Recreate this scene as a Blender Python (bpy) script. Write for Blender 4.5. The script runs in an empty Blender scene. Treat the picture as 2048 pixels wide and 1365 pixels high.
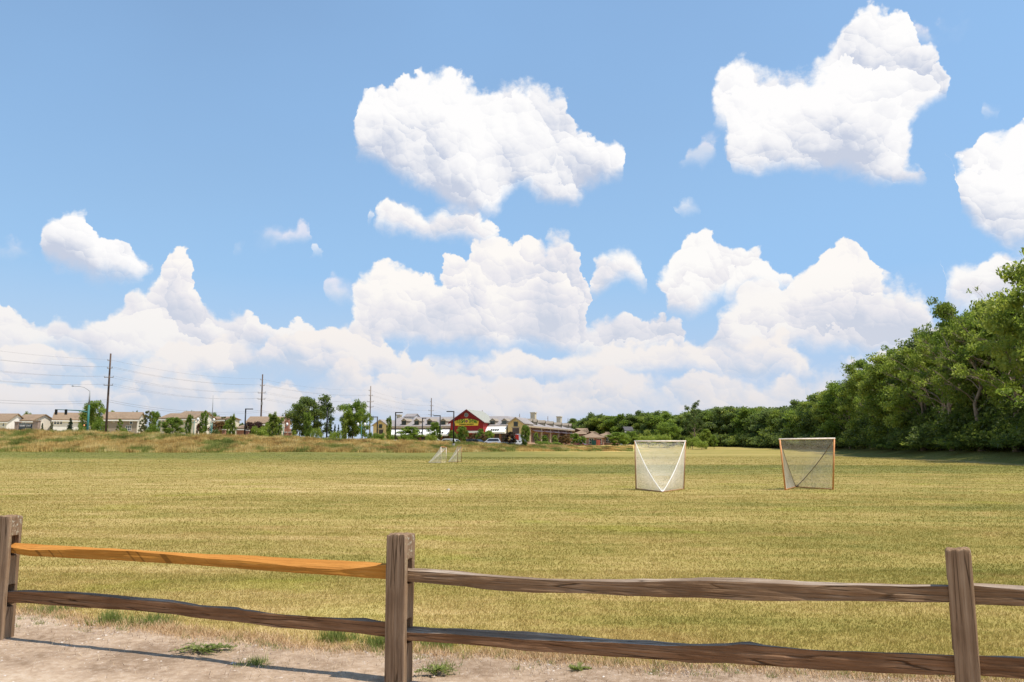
import bpy, math, random
import numpy as np
from mathutils import Vector, Matrix

scene = bpy.context.scene
R = math.radians
COL = scene.collection

# ------------------------------------------------------------------ camera
CAM_H, FPX, PITCH = 1.6, 1650.0, math.atan(210.5 / 1650.0)
cam_data = bpy.data.cameras.new("camera")
cam_data.sensor_width = 36.0
cam_data.lens = FPX * 36.0 / 2048.0
cam_data.clip_start = 0.05
cam_data.clip_end = 12000.0
cam = bpy.data.objects.new("camera", cam_data)
COL.objects.link(cam)
cam.location = (0, 0, CAM_H)
cam.rotation_euler = (math.pi / 2 + PITCH, 0, 0)
scene.camera = cam

# survey helper: the world point seen at photo position (px, py) at forward distance Y
def ray(px, py):
    x = (px - 1024.0) / FPX
    y = (682.5 - py) / FPX
    return Vector((x, math.cos(PITCH) - y * math.sin(PITCH), math.sin(PITCH) + y * math.cos(PITCH)))

def P(px, py, Y):
    d = ray(px, py)
    return Vector((0, 0, CAM_H)) + d * (Y / d.y)

def G(px, py, z=0.0):
    d = ray(px, py)
    return Vector((0, 0, CAM_H)) + d * ((z - CAM_H) / d.z)

# ------------------------------------------------------------------ light and exposure
SUN_EL, SUN_AZ = 66.0, 110.0         # azimuth from +Y (view direction) towards +X (right)
sd = bpy.data.lights.new("sun", 'SUN')
sd.energy = 4.1
sd.angle = R(0.55)
sd.color = (1.0, 0.925, 0.82)
sun = bpy.data.objects.new("sun", sd)
COL.objects.link(sun)
sv = Vector((math.cos(R(SUN_EL)) * math.sin(R(SUN_AZ)), math.cos(R(SUN_EL)) * math.cos(R(SUN_AZ)), math.sin(R(SUN_EL))))
sun.rotation_euler = sv.to_track_quat('Z', 'Y').to_euler()
sun.location = (40, -20, 60)
scene.view_settings.view_transform = 'Standard'
scene.view_settings.look = 'None'
scene.view_settings.exposure = 0.5
scene.view_settings.gamma = 1.0
scene.cycles.max_bounces = 6
scene.cycles.diffuse_bounces = 3
scene.cycles.transparent_max_bounces = 8
scene.cycles.use_denoising = True

# ------------------------------------------------------------------ tiny shader-math language
class Net:
    def __init__(s, tree): s.t = tree; s.n = tree.nodes; s.l = tree.links
    def node(s, kind, **kw):
        n = s.n.new(kind)
        for k, v in kw.items(): setattr(n, k, v)
        return n
    def inp(s, sock, v):
        if isinstance(v, E): s.l.new(v.s, sock)
        elif isinstance(v, bpy.types.NodeSocket): s.l.new(v, sock)
        else: sock.default_value = v
    def m(s, op, *a, clamp=False):
        n = s.node('ShaderNodeMath', operation=op); n.use_clamp = clamp
        for i, v in enumerate(a): s.inp(n.inputs[i], v)
        return E(s, n.outputs[0])
    def mix(s, f, a, b):
        n = s.node('ShaderNodeMix', data_type='RGBA')
        s.inp(n.inputs[0], f)
        for k, v in ((6, a), (7, b)):
            s.inp(n.inputs[k], v if isinstance(v, (E, bpy.types.NodeSocket)) else (tuple(v) + (1,))[:4])
        return E(s, n.outputs[2])
    def ss(s, v, a, b):                       # smoothstep a..b -> 0..1
        n = s.node('ShaderNodeMapRange', interpolation_type='SMOOTHSTEP')
        s.inp(n.inputs[0], v); s.inp(n.inputs[1], a); s.inp(n.inputs[2], b)
        n.inputs[3].default_value = 0; n.inputs[4].default_value = 1
        return E(s, n.outputs[0])
    def lin(s, v, a, b, c=0.0, d=1.0):
        n = s.node('ShaderNodeMapRange'); n.clamp = True
        s.inp(n.inputs[0], v); s.inp(n.inputs[1], a); s.inp(n.inputs[2], b); s.inp(n.inputs[3], c); s.inp(n.inputs[4], d)
        return E(s, n.outputs[0])
    def xyz(s, x, y, z=0.0):
        n = s.node('ShaderNodeCombineXYZ')
        for i, v in enumerate((x, y, z)): s.inp(n.inputs[i], v)
        return E(s, n.outputs[0])
    def sep(s, v):
        n = s.node('ShaderNodeSeparateXYZ'); s.inp(n.inputs[0], v)
        return [E(s, o) for o in n.outputs]
    def noise(s, vec, scale, detail=4.0, rough=0.55, dim='3D', lac=2.0, dist=0.0, w=None):
        n = s.node('ShaderNodeTexNoise', noise_dimensions=dim)
        s.inp(n.inputs['Vector'], vec)
        n.inputs['Scale'].default_value = scale; n.inputs['Detail'].default_value = detail
        n.inputs['Roughness'].default_value = rough; n.inputs['Lacunarity'].default_value = lac
        n.inputs['Distortion'].default_value = dist
        return E(s, n.outputs[0])
    def noisec(s, vec, scale, detail=4.0, rough=0.55, dim='3D'):
        n = s.noise(vec, scale, detail, rough, dim).s.node
        return E(s, n.outputs[1])
    def voro(s, vec, scale, detail=2.0, rough=0.5, dim='2D', feature='F1', lac=2.0, smooth=0.5):
        n = s.node('ShaderNodeTexVoronoi', voronoi_dimensions=dim, feature=feature)
        s.inp(n.inputs['Vector'], vec)
        n.inputs['Scale'].default_value = scale
        n.inputs['Detail'].default_value = detail; n.inputs['Roughness'].default_value = rough
        n.inputs['Lacunarity'].default_value = lac
        if feature == 'SMOOTH_F1': n.inputs['Smoothness'].default_value = smooth
        n.normalize = True
        return n
    def ramp(s, v, stops, interp='LINEAR'):
        n = s.node('ShaderNodeValToRGB'); s.inp(n.inputs[0], v)
        cr = n.color_ramp; cr.interpolation = interp
        while len(cr.elements) < len(stops): cr.elements.new(0.5)
        for e, (p, c) in zip(cr.elements, stops):
            e.position = p; e.color = (tuple(c) + (1,))[:4]
        return E(s, n.outputs[0])
    def curve(s, v, pts):                     # piecewise-linear function of v in 0..1
        n = s.node('ShaderNodeFloatCurve'); s.inp(n.inputs['Value'], v)
        c = n.mapping.curves[0]
        n.mapping.use_clip = False
        while len(c.points) < len(pts): c.points.new(0.5, 0.5)
        for p, (x, y) in zip(c.points, pts): p.location = (x, y); p.handle_type = 'VECTOR'
        n.mapping.update()
        return E(s, n.outputs[0])

class E:
    def __init__(s, net, sock): s.net = net; s.s = sock
    def __add__(s, o): return s.net.m('ADD', s, o)
    __radd__ = __add__
    def __sub__(s, o): return s.net.m('SUBTRACT', s, o)
    def __rsub__(s, o): return s.net.m('SUBTRACT', o, s)
    def __mul__(s, o): return s.net.m('MULTIPLY', s, o)
    __rmul__ = __mul__
    def __truediv__(s, o): return s.net.m('DIVIDE', s, o)
    def max(s, o): return s.net.m('MAXIMUM', s, o)
    def min(s, o): return s.net.m('MINIMUM', s, o)
    def clamp(s): return s.net.m('ADD', s, 0.0, clamp=True)

def srgb(r, g, b):
    f = lambda c: c / 12.92 if c <= 0.04045 else ((c + 0.055) / 1.055) ** 2.4
    return (f(r / 255), f(g / 255), f(b / 255))

# ------------------------------------------------------------------ world: sky with cumulus
world = bpy.data.worlds.new("World")
scene.world = world
world.use_nodes = True
wt = world.node_tree
wt.nodes.clear()
W = Net(wt)
SKY_STRENGTH = 0.1
out = W.node('ShaderNodeOutputWorld')
bg = W.node('ShaderNodeBackground'); bg.inputs['Strength'].default_value = SKY_STRENGTH
W.l.new(bg.outputs[0], out.inputs[0])
sky = W.node('ShaderNodeTexSky', sky_type='NISHITA')
sky.sun_disc = False
sky.sun_elevation = R(SUN_EL); sky.sun_rotation = R(SUN_AZ)
sky.air_density = 1.4; sky.dust_density = 0.5; sky.ozone_density = 3.0
tc = W.node('ShaderNodeTexCoord')
dx, dy, dz = W.sep(tc.outputs['Generated'])
hyp = W.m('SQRT', dx * dx + dy * dy)
AZ = W.m('ARCTAN2', dx, dy)
EL = W.m('ARCTAN2', dz, hyp)
# cloud survey tables were measured on the photograph, then turned into azimuth / elevation
AZ0 = 0.66
def azel(px, py):
    d = ray(px, py)
    return math.atan2(d.x, d.y), math.atan2(d.z, math.hypot(d.x, d.y))
UNIT = 1000.0
AZm = W.m('PINGPONG', AZ + AZ0, 2 * AZ0)      # the cloudscape repeats, mirrored, round the horizon
U = (AZm - AZ0) * UNIT
V = EL * UNIT
vec = W.xyz(U, V, 0.0)

# turbulence that frays and puffs the outlines
wn = W.noisec(vec, 0.014, 5.0, 0.6, '2D')
wr, wg, wb = W.sep(wn)
Uw = U + (wr - 0.5) * 46.0
Vw = V + (wg - 0.5) * 46.0
vecw = W.xyz(Uw, Vw, 0.0)
def puff_at(v, sc, det, rough=0.6):
    n = W.voro(v, sc, det, rough, '2D', 'F1', 2.1)
    return 1.0 - E(W, n.outputs['Distance'])
pv = W.xyz(U + (wr - 0.5) * 34.0, V + (wb - 0.5) * 34.0, 0.0)
pv2 = W.xyz(U + (wr - 0.5) * 34.0 + 3.5, V + (wb - 0.5) * 34.0 + 6.0, 0.0)
puff = puff_at(pv, 0.034, 3.0, 0.62)
puff2 = puff_at(pv2, 0.034, 3.0, 0.62)
relief = (puff - puff2)                      # >0 on the sun side of a billow
soft = W.noise(vec, 0.0085, 3.0, 0.5, '2D')
soft2 = W.noise(W.xyz(U + 16.0, V + 26.0, 0.0), 0.0085, 3.0, 0.5, '2D')
srel = (soft - soft2)
def lobes(scale, warp, du=0.0):
    uu = U + (wr - 0.5) * warp + du; vv = V + (wg - 0.5) * warp
    n = W.voro(W.xyz(uu, vv * 1.15, 0.0), scale, 0.0, 0.5, '2D')
    pu, pv_, _ = W.sep(E(W, n.outputs['Position']))
    ru = (uu - pu) * scale; rv = (vv * 1.15 - pv_) * scale
    return (rv * 0.85 + ru * 0.40), E(W, n.outputs['Distance'])
lob1, ld1 = lobes(0.0125, 70.0)
lob2, ld2 = lobes(0.030, 42.0, 37.0)
lob3, ld3 = lobes(0.075, 22.0, 11.0)
base_t = W.lin(Uw, -AZ0 * UNIT, AZ0 * UNIT)
base_u = base_t

def conv(pts):
    r = []
    for px, py in pts:
        a, e = azel(px, py)
        r.append(((a + AZ0) / (2 * AZ0), e))
    r.sort()
    return r

def layer_tables(clouds):
    """clouds: list of (top pts, bottom pts); returns curves over the whole range, negative thickness between"""
    top, bot = [], []
    for t, b in clouds:
        t, b = conv(t), conv(b)
        x0, x1 = min(t[0][0], b[0][0]), max(t[-1][0], b[-1][0])
        m0, m1 = (t[0][1] + b[0][1]) / 2, (t[-1][1] + b[-1][1]) / 2
        top += [(x0 - .003, m0 - .035)] + t + [(x1 + .003, m1 - .035)]
        bot += [(x0 - .003, m0 + .035)] + b + [(x1 + .003, m1 + .035)]
    fix = lambda s: [(max(0.0, min(1.0, x)), y) for x, y in s]
    out = []
    for s in (top, bot):
        s = fix(s)
        o = [(0.0, s[0][1])]
        for x, y in s:
            if x > o[-1][0] + 1e-4: o.append((x, y))
        if o[-1][0] < 1: o.append((1.0, o[-1][1]))
        out.append(o)
    return out
SKYLAYERS = []
# (top outline, bottom outline) of every cloud of a layer
A_top = [(704,240),(707,205),(725,188),(770,180),(780,186),(790,172),(810,158),(840,142),(880,146),(915,152),(927,165),(960,167),(975,177),(1000,170),(1040,164),(1070,155),(1105,170),(1128,195),(1140,225),(1150,245),(1180,272),(1200,295),(1230,300),(1246,316),(1254,345)]
A_bot = [(704,255),(712,300),(730,322),(770,345),(810,360),(850,372),(880,388),(900,402),(940,410),(975,412),(1000,402),(1017,380),(1035,366),(1060,376),(1085,398),(1110,408),(1146,416),(1156,395),(1170,375),(1200,366),(1230,358),(1254,350)]
C_top = [(1422,185),(1430,158),(1440,140),(1452,127),(1470,125),(1500,125),(1520,130),(1545,128),(1570,123),(1578,138),(1600,130),(1612,138),(1630,124),(1650,120),(1654,108),(1675,90),(1682,70),(1700,48),(1720,30),(1745,21),(1770,28),(1790,25),(1812,30),(1818,52),(1832,76),(1850,78),(1870,88),(1874,110),(1877,160),(1886,182)]
C_bot = [(1422,192),(1432,222),(1452,236),(1462,285),(1468,328),(1480,338),(1500,346),(1530,336),(1550,332),(1600,342),(1640,356),(1680,360),(1720,356),(1760,352),(1800,350),(1815,342),(1824,275),(1834,240),(1850,218),(1870,204),(1886,188)]
D_top = [(1903,356),(1907,348),(1918,342),(1938,320),(1960,310),(1965,295),(1990,280),(2010,275),(2025,270),(2045,252),(2080,232),(2130,222),(2180,260)]
D_bot = [(1903,364),(1907,394),(1918,420),(1940,430),(1960,450),(1990,464),(2048,478),(2100,484),(2180,400)]
E_top = [(76,500),(90,482),(100,465),(115,448),(135,433),(160,433),(176,440),(181,468),(186,484),(200,486),(214,480),(240,478),(258,490),(270,506),(285,515),(296,520)]
E_bot = [(76,504),(95,528),(120,538),(160,550),(200,557),(250,553),(280,546),(292,536),(296,524)]
L1 = [(E_top, E_bot), (A_top, A_bot), (C_top, C_bot), (D_top, D_bot)]
B_top = [(750,415),(757,402),(770,396),(790,390),(815,393),(832,402),(842,416),(855,416),(872,406),(886,399),(900,398),(925,393),(950,390),(968,398),(972,412),(966,430),(978,448),(990,466)]
B_bot = [(750,430),(760,454),(790,463),(830,472),(880,479),(930,484),(960,487),(984,480),(990,472)]
F_top = [(1175,572),(1184,545),(1187,522),(1200,500),(1225,497),(1255,492),(1275,498),(1284,515),(1296,522)]
F_bot = [(1175,590),(1184,592),(1200,578),(1225,562),(1240,552),(1260,560),(1285,563),(1296,556)]
H_top = [(1300,600),(1308,580),(1322,555),(1340,530),(1362,505),(1382,482),(1395,474),(1410,466),(1425,472),(1432,500),(1450,507),(1480,508),(1510,510),(1540,532),(1570,540),(1600,550)]
H_bot = [(1300,606),(1330,617),(1380,616),(1400,602),(1430,578),(1440,566),(1460,582),(1490,578),(1530,572),(1560,567),(1600,560)]
I_top = [(1874,588),(1882,562),(1910,547),(1935,538),(1950,543),(1965,530),(1985,512),(2010,496),(2048,490),(2120,500)]
I_bot = [(1874,594),(1900,602),(1960,612),(2000,606),(2120,615)]
T_top = [(1790,338),(1808,326),(1828,327),(1845,337)]
T_bot = [(1790,352),(1810,354),(1834,352),(1845,343)]
S_top = [(655,575),(675,558),(692,556),(712,562),(730,570)]
S_bot = [(655,580),(680,592),(700,600),(715,600),(730,598)]
L2 = [(B_top, B_bot), (F_top, F_bot), (H_top, H_bot), (T_top, T_bot), (I_top, I_bot)]
bank_top = [(-60,600),(0,612),(10,619),(20,625),(36,622),(40,634),(61,629),(70,650),(77,665),(95,665),(110,652),(125,641),(138,648),(150,664),(168,654),(185,645),(197,636),(208,620),(235,605),(262,584),(285,580),(302,573),(308,556),(314,545),(320,526),(330,512),(345,508),(368,514),(380,534),(394,557),(400,585),(408,590),(412,615),(425,626),(440,640),(465,632),(485,634),(505,631),(520,642),(524,660),(545,675),(562,675),(580,655),(600,649),(630,653),(645,668),(665,664),(688,664),(698,645),(702,618),(716,598),(718,572),(725,545),(740,536),(765,530),(785,532),(800,548),(815,560),(835,562),(860,558),(880,555),(885,528),(892,521),(912,519),(924,527),(930,542),(942,537),(950,520),(962,498),(985,480),(1010,488),(1030,478),(1055,474),(1075,478),(1086,492),(1090,470),(1100,463),(1120,461),(1135,468),(1146,486),(1158,508),(1163,540),(1166,570),(1178,592),(1182,640),(1190,650),(1202,640),(1215,632),(1235,633),(1260,630),(1285,625),(1305,619),(1320,622),(1340,636),(1365,645),(1368,660),(1372,690),(1410,688),(1432,672),(1436,640),(1445,620),(1458,604),(1480,594),(1500,582),(1520,584),(1535,568),(1560,573),(1578,585),(1592,565),(1605,545),(1630,530),(1645,515),(1670,500),(1690,490),(1705,497),(1720,514),(1740,532),(1756,560),(1775,562),(1795,563),(1802,588),(1812,572),(1826,582),(1838,600),(1840,628),(1852,640),(1870,660),(1920,650),(2048,640),(2120,640)]
bank_bot = [(-60,700),(100,705),(300,716),(440,700),(520,705),(640,690),(720,676),(760,672),(880,682),(1000,692),(1100,690),(1180,700),(1250,705),(1360,705),(1440,695),(1550,702),(1700,700),(1850,690),(2120,700)]
L3 = [(bank_top, bank_bot)]
mid_top = [(-60,705),(60,702),(120,704),(160,712),(200,740),(290,745),(310,712),(360,690),(420,668),(470,668),(500,692),(516,710),(560,690),(620,665),(700,655),(760,655),(815,668),(818,700),(800,722),(830,735),(860,716),(900,710),(960,720),(1020,705),(1070,712),(1120,718),(1170,690),(1230,680),(1290,690),(1350,688),(1390,695),(1440,690),(1500,682),(1560,672),(1590,705),(1620,742),(1680,730),(1720,700),(1780,680),(1850,690),(2120,690)]
mid_bot = [(-60,745),(200,755),(400,742),(560,745),(700,752),(860,752),(1000,758),(1200,752),(1400,742),(1600,758),(1800,750),(2120,750)]
L4 = [(mid_top, mid_bot)]
low_top = [(-60,765),(100,772),(240,768),(300,735),(390,742),(460,770),(540,760),(620,768),(660,742),(700,735),(740,768),(800,760),(850,735),(900,742),(960,750),(1020,765),(1080,770),(1130,748),(1200,745),(1270,762),(1300,770),(1370,760),(1420,745),(1470,742),(1500,760),(1560,764),(1600,758),(1660,742),(1700,760),(1800,765),(2120,760)]
low_bot = [(-60,815),(300,812),(700,818),(1100,812),(1500,818),(2120,815)]
L5 = [(low_top, low_bot)]
far_top = [(-60,800),(80,792),(180,800),(300,790),(420,795),(520,782),(640,792),(760,785),(880,795),(1000,780),(1100,790),(1220,783),(1340,790),(1440,778),(1560,788),(1640,780),(1800,790),(2120,790)]
far_bot = [(-60,840),(500,836),(1000,842),(1500,838),(2120,840)]
L7 = [(far_top, far_bot)]
W_top = [(-40,488),(20,482),(50,488),(72,505),(100,560),(440,560),(520,475),(532,464),(560,468),(575,462),(620,466),(628,560),(645,640),(652,576),(675,556),(692,554),(712,560),(735,575),(760,640),(1300,420),(1370,325),(1385,300),(1420,285),(1448,292),(1456,310),(1480,380),(1800,60),(1815,48),(1850,46),(1870,62),(1895,48),(1920,36),(1942,42),(1955,60),(2000,120)]
W_bot = [(-40,510),(20,512),(50,506),(72,508),(100,540),(440,520),(520,478),(532,484),(555,484),(575,470),(620,472),(628,440),(645,440),(652,582),(680,596),(700,604),(715,604),(735,585),(760,560),(1300,300),(1370,328),(1398,328),(1410,334),(1430,314),(1448,302),(1456,290),(1480,240),(1800,20),(1815,60),(1850,78),(1870,82),(1895,78),(1920,64),(1942,50),(1955,30),(2000,20)]
W2_top = [(465,482),(478,474),(495,470),(500,478)]
W2_bot = [(465,488),(480,489),(495,486),(500,482)]
L6 = [(W_top, W_bot)]
Q_top = [(1350,412),(1362,408),(1374,401),(1386,408),(1395,412)]
Q_bot = [(1350,416),(1366,419),(1380,420),(1395,416)]
Q2_top = [(735,425),(740,418),(748,420)]
Q2_bot = [(735,440),(741,446),(748,440)]
Q3_top = [(1965,205),(1978,198),(1992,196),(1996,204)]
Q3_bot = [(1965,210),(1980,212),(1994,208),(1996,206)]
Q4_top = [(612,505),(625,500),(638,508)]
Q4_bot = [(612,512),(626,516),(638,512)]
L8 = [(W2_top, W2_bot), (Q4_top, Q4_bot), (Q2_top, Q2_bot), (Q_top, Q_bot), (Q3_top, Q3_bot)]

# thin high haze that whitens the blue towards the horizon and in patches
hz = W.ramp(W.lin(V, 0.0, 620.0), [(0.0, (0.95,)*3), (0.12, (0.86,)*3), (0.32, (0.66,)*3), (0.6, (0.50,)*3), (1.0, (0.35,)*3)])
veil = W.noise(W.xyz(U, V * 2.0, 3.0), 0.0022, 3.0, 0.5, '2D')
hz = (hz * 0.92 + (veil - 0.5) * 0.35 + W.lin(U, -600.0, 600.0, -0.05, 0.17)).clamp()
K = 1.0 / SKY_STRENGTH / (2.0 ** scene.view_settings.exposure)
def cc(r, g, b):
    return tuple(c * K for c in srgb(r, g, b))
color = W.mix(hz, sky.outputs[0], cc(150, 196, 245))

feather = W.lin(W.noise(W.xyz(U + 300.0, V, 0.0), 0.011, 3.0, 0.55, '2D'), 0.44, 0.66, 1.0, 24.0)
wisp = W.noise(W.xyz(U * 0.7, V, 50.0), 0.045, 5.0, 0.7, '2D')
def add_cloud_layer(color, clouds, lit, mid, shade, edge=7.0, fray=16.0, opacity=1.0, dim=0.0, softbase=26.0):
    top, bot = layer_tables(clouds)
    t = W.curve(base_t, top) * UNIT
    b = W.curve(base_u, bot) * UNIT
    bump = ((0.42 - ld1) * 0.55 + (0.42 - ld2) * 0.55 + (0.42 - ld3) * 0.30 + (puff - 0.62) * 0.5) * fray + (wisp - 0.5) * (feather - 2.0).max(0.0) * 1.3
    d1 = t - Vw + bump + (soft - 0.5) * fray * 0.5
    d2 = (Vw - b + (soft - 0.5) * 24.0) * (edge / softbase) + edge * 0.45
    a = W.ss(d1, 0.0, feather * (edge / 6.5) + edge * 0.55) * W.ss(d2, 0.0, edge) * opacity
    h = ((V - b) / (t - b).max(12.0)).clamp()       # 0 at the base, 1 at the crown
    depth = W.lin(d1, 0.0, 42.0, 1.0, 0.0)
    L = h * 0.46 + depth * 0.14 + lob1 * 0.42 + lob2 * 0.26 + lob3 * 0.14 + relief * 0.35 + srel * 1.2 + (soft - 0.5) * 0.9 + (wisp - 0.5) * 0.25 + 0.29 - dim
    c = W.ramp(L.clamp(), [(0.0, shade), (0.45, mid), (0.82, lit), (1.0, lit)])
    return W.mix(a, color, c)
color = add_cloud_layer(color, L3, cc(254,250,246), cc(236,234,239), cc(204,211,227), 6.0, 26.0)
color = add_cloud_layer(color, L4, cc(255,247,240), cc(236,233,237), cc(190,207,230), 8.0, 30.0, 0.97)
color = add_cloud_layer(color, L5, cc(253,243,236), cc(230,228,232), cc(188,205,228), 9.0, 28.0, 0.92)
color = add_cloud_layer(color, L7, cc(248,238,231), cc(224,223,229), cc(194,208,226), 12.0, 22.0, 0.85)
color = add_cloud_layer(color, L6, cc(246,240,246), cc(226,230,240), cc(215,224,240), 20.0, 44.0, 0.75)
color = add_cloud_layer(color, L8, cc(248,249,252), cc(232,236,244), cc(215,224,240), 7.0, 15.0, 0.85)
color = add_cloud_layer(color, L2, cc(254,252,250), cc(238,236,240), cc(210,216,230), 7.0, 24.0)
color = add_cloud_layer(color, L1, cc(255,254,254), cc(242,242,246), cc(200,208,226), 5.0, 26.0)
# pale dusty air low over the horizon, in front of the far clouds
low = W.lin(V, 0.0, 200.0, 0.62, 0.0)
color = W.mix(low, color, cc(216, 219, 228))
# below the horizon the sky is never seen; keep it neutral
W.l.new(color.s, bg.inputs['Color'])
world.cycles.sampling_method = 'MANUAL'
world.cycles.sample_map_resolution = 512
# ------------------------------------------------------------------ materials
def new_mat(name, rough=0.8, spec=0.3):
    m = bpy.data.materials.new(name); m.use_nodes = True
    n = Net(m.node_tree)
    b = m.node_tree.nodes['Principled BSDF']
    b.inputs['Roughness'].default_value = rough
    b.inputs['Specular IOR Level'].default_value = spec
    return m, n, b

def coords(n, kind='Object'):
    t = n.node('ShaderNodeTexCoord'); return E(n, t.outputs[kind])

def attr(n, name):
    a = n.node('ShaderNodeAttribute'); a.attribute_name = name
    return E(n, a.outputs['Fac'])

def bump(n, b, h, strength=0.4, dist=0.01):
    k = n.node('ShaderNodeBump'); k.inputs['Strength'].default_value = strength; k.inputs['Distance'].default_value = dist
    n.inp(k.inputs['Height'], h); n.l.new(k.outputs[0], b.inputs['Normal'])

def stretch(n, v, sx, sy, sz):
    x, y, z = n.sep(v); return n.xyz(x * sx, y * sy, z * sz)

MATS = {}
def plain(name, rgb, rough=0.7, var=0.12, scale=1.5, spec=0.3, metal=0.0):
    """painted / simple surface with a little dirt and tone variation"""
    if name in MATS: return MATS[name]
    m, n, b = new_mat(name, rough, spec)
    v = n.noise(coords(n), scale, 4.0, 0.6)
    lo = tuple(c * (1 - var) for c in rgb); hi = tuple(min(1, c * (1 + var)) for c in rgb)
    n.inp(b.inputs['Base Color'], n.ramp(v, [(0.3, lo), (0.7, hi)]))
    b.inputs['Metallic'].default_value = metal
    MATS[name] = m
    return m

def siding(name, rgb, pitch=0.18, axis=2, depth=0.75):
    """lap siding / shingle courses: thin darker line at each course"""
    if name in MATS: return MATS[name]
    m, n, b = new_mat(name, 0.75)
    c = coords(n); s = n.sep(c)
    f = n.m('FRACT', s[axis] / pitch)
    line = n.ss(f, 0.0, 0.22)
    v = n.noise(c, 0.9, 4.0, 0.6)
    col = n.ramp(v, [(0.3, tuple(x * .88 for x in rgb)), (0.7, tuple(min(1, x * 1.08) for x in rgb))])
    n.inp(b.inputs['Base Color'], n.mix(line, tuple(x * depth for x in rgb), col))
    MATS[name] = m
    return m

def shingle(name, rgb):
    if name in MATS: return MATS[name]
    m, n, b = new_mat(name, 0.9, 0.1)
    c = coords(n)
    v = n.noise(stretch(n, c, 1.2, 1.2, 5.0), 1.6, 3.0, 0.6)
    w = n.noise(c, 0.25, 2.0, 0.5)
    col = n.ramp(v * 0.7 + w * 0.3, [(0.32, tuple(x * .72 for x in rgb)), (0.5, rgb), (0.68, tuple(min(1, x * 1.22) for x in rgb))])
    n.inp(b.inputs['Base Color'], col)
    MATS[name] = m
    return m

def brick(name, rgb):
    if name in MATS: return MATS[name]
    m, n, b = new_mat(name, 0.9, 0.1)
    c = coords(n); x, y, z = n.sep(c)
    t = n.node('ShaderNodeTexBrick')
    n.inp(t.inputs['Vector'], n.xyz(x + y, z, 0.0))
    t.inputs['Scale'].default_value = 2.0
    t.inputs['Color1'].default_value = (*rgb, 1); t.inputs['Color2'].default_value = (*[q * .6 for q in rgb], 1)
    t.inputs['Mortar'].default_value = (.36, .30, .26, 1); t.inputs['Mortar Size'].default_value = 0.02
    n.l.new(t.outputs[0], b.inputs['Base Color'])
    MATS[name] = m
    return m

def glass(name='window glass', rgb=(0.03, 0.04, 0.05)):
    if name in MATS: return MATS[name]
    m, n, b = new_mat(name, 0.12, 0.6)
    v = n.noise(coords(n), 0.8, 2.0, 0.5)
    n.inp(b.inputs['Base Color'], n.ramp(v, [(0.3, tuple(x * .6 for x in rgb)), (0.7, tuple(x * 1.6 for x in rgb))]))
    MATS[name] = m
    return m

def leafmat(name, dark, mid, light, trans=0.5):
    if name in MATS: return MATS[name]
    m = bpy.data.materials.new(name); m.use_nodes = True
    n = Net(m.node_tree); m.node_tree.nodes.remove(m.node_tree.nodes['Principled BSDF'])
    out = m.node_tree.nodes['Material Output']
    r = attr(n, 'rnd')
    oi = n.node('ShaderNodeObjectInfo')
    v = n.noise(coords(n), 0.55, 2.0, 0.5)
    f = (r * 0.80 + (v - 0.5) * 1.1 + 0.10 + (E(n, oi.outputs['Random']) - 0.5) * 0.22).clamp()
    col = n.ramp(f, [(0.05, dark), (0.5, mid), (0.95, light)])
    d = n.node('ShaderNodeBsdfPrincipled'); n.inp(d.inputs['Base Color'], col)
    d.inputs['Roughness'].default_value = 0.55; d.inputs['Specular IOR Level'].default_value = 0.25
    t = n.node('ShaderNodeBsdfTranslucent')
    n.inp(t.inputs['Color'], n.mix(0.35, col, (0.30, 0.42, 0.05)))
    mx = n.node('ShaderNodeMixShader'); mx.inputs[0].default_value = trans
    n.l.new(d.outputs[0], mx.inputs[1]); n.l.new(t.outputs[0], mx.inputs[2]); n.l.new(mx.outputs[0], out.inputs[0])
    MATS[name] = m
    return m

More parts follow.
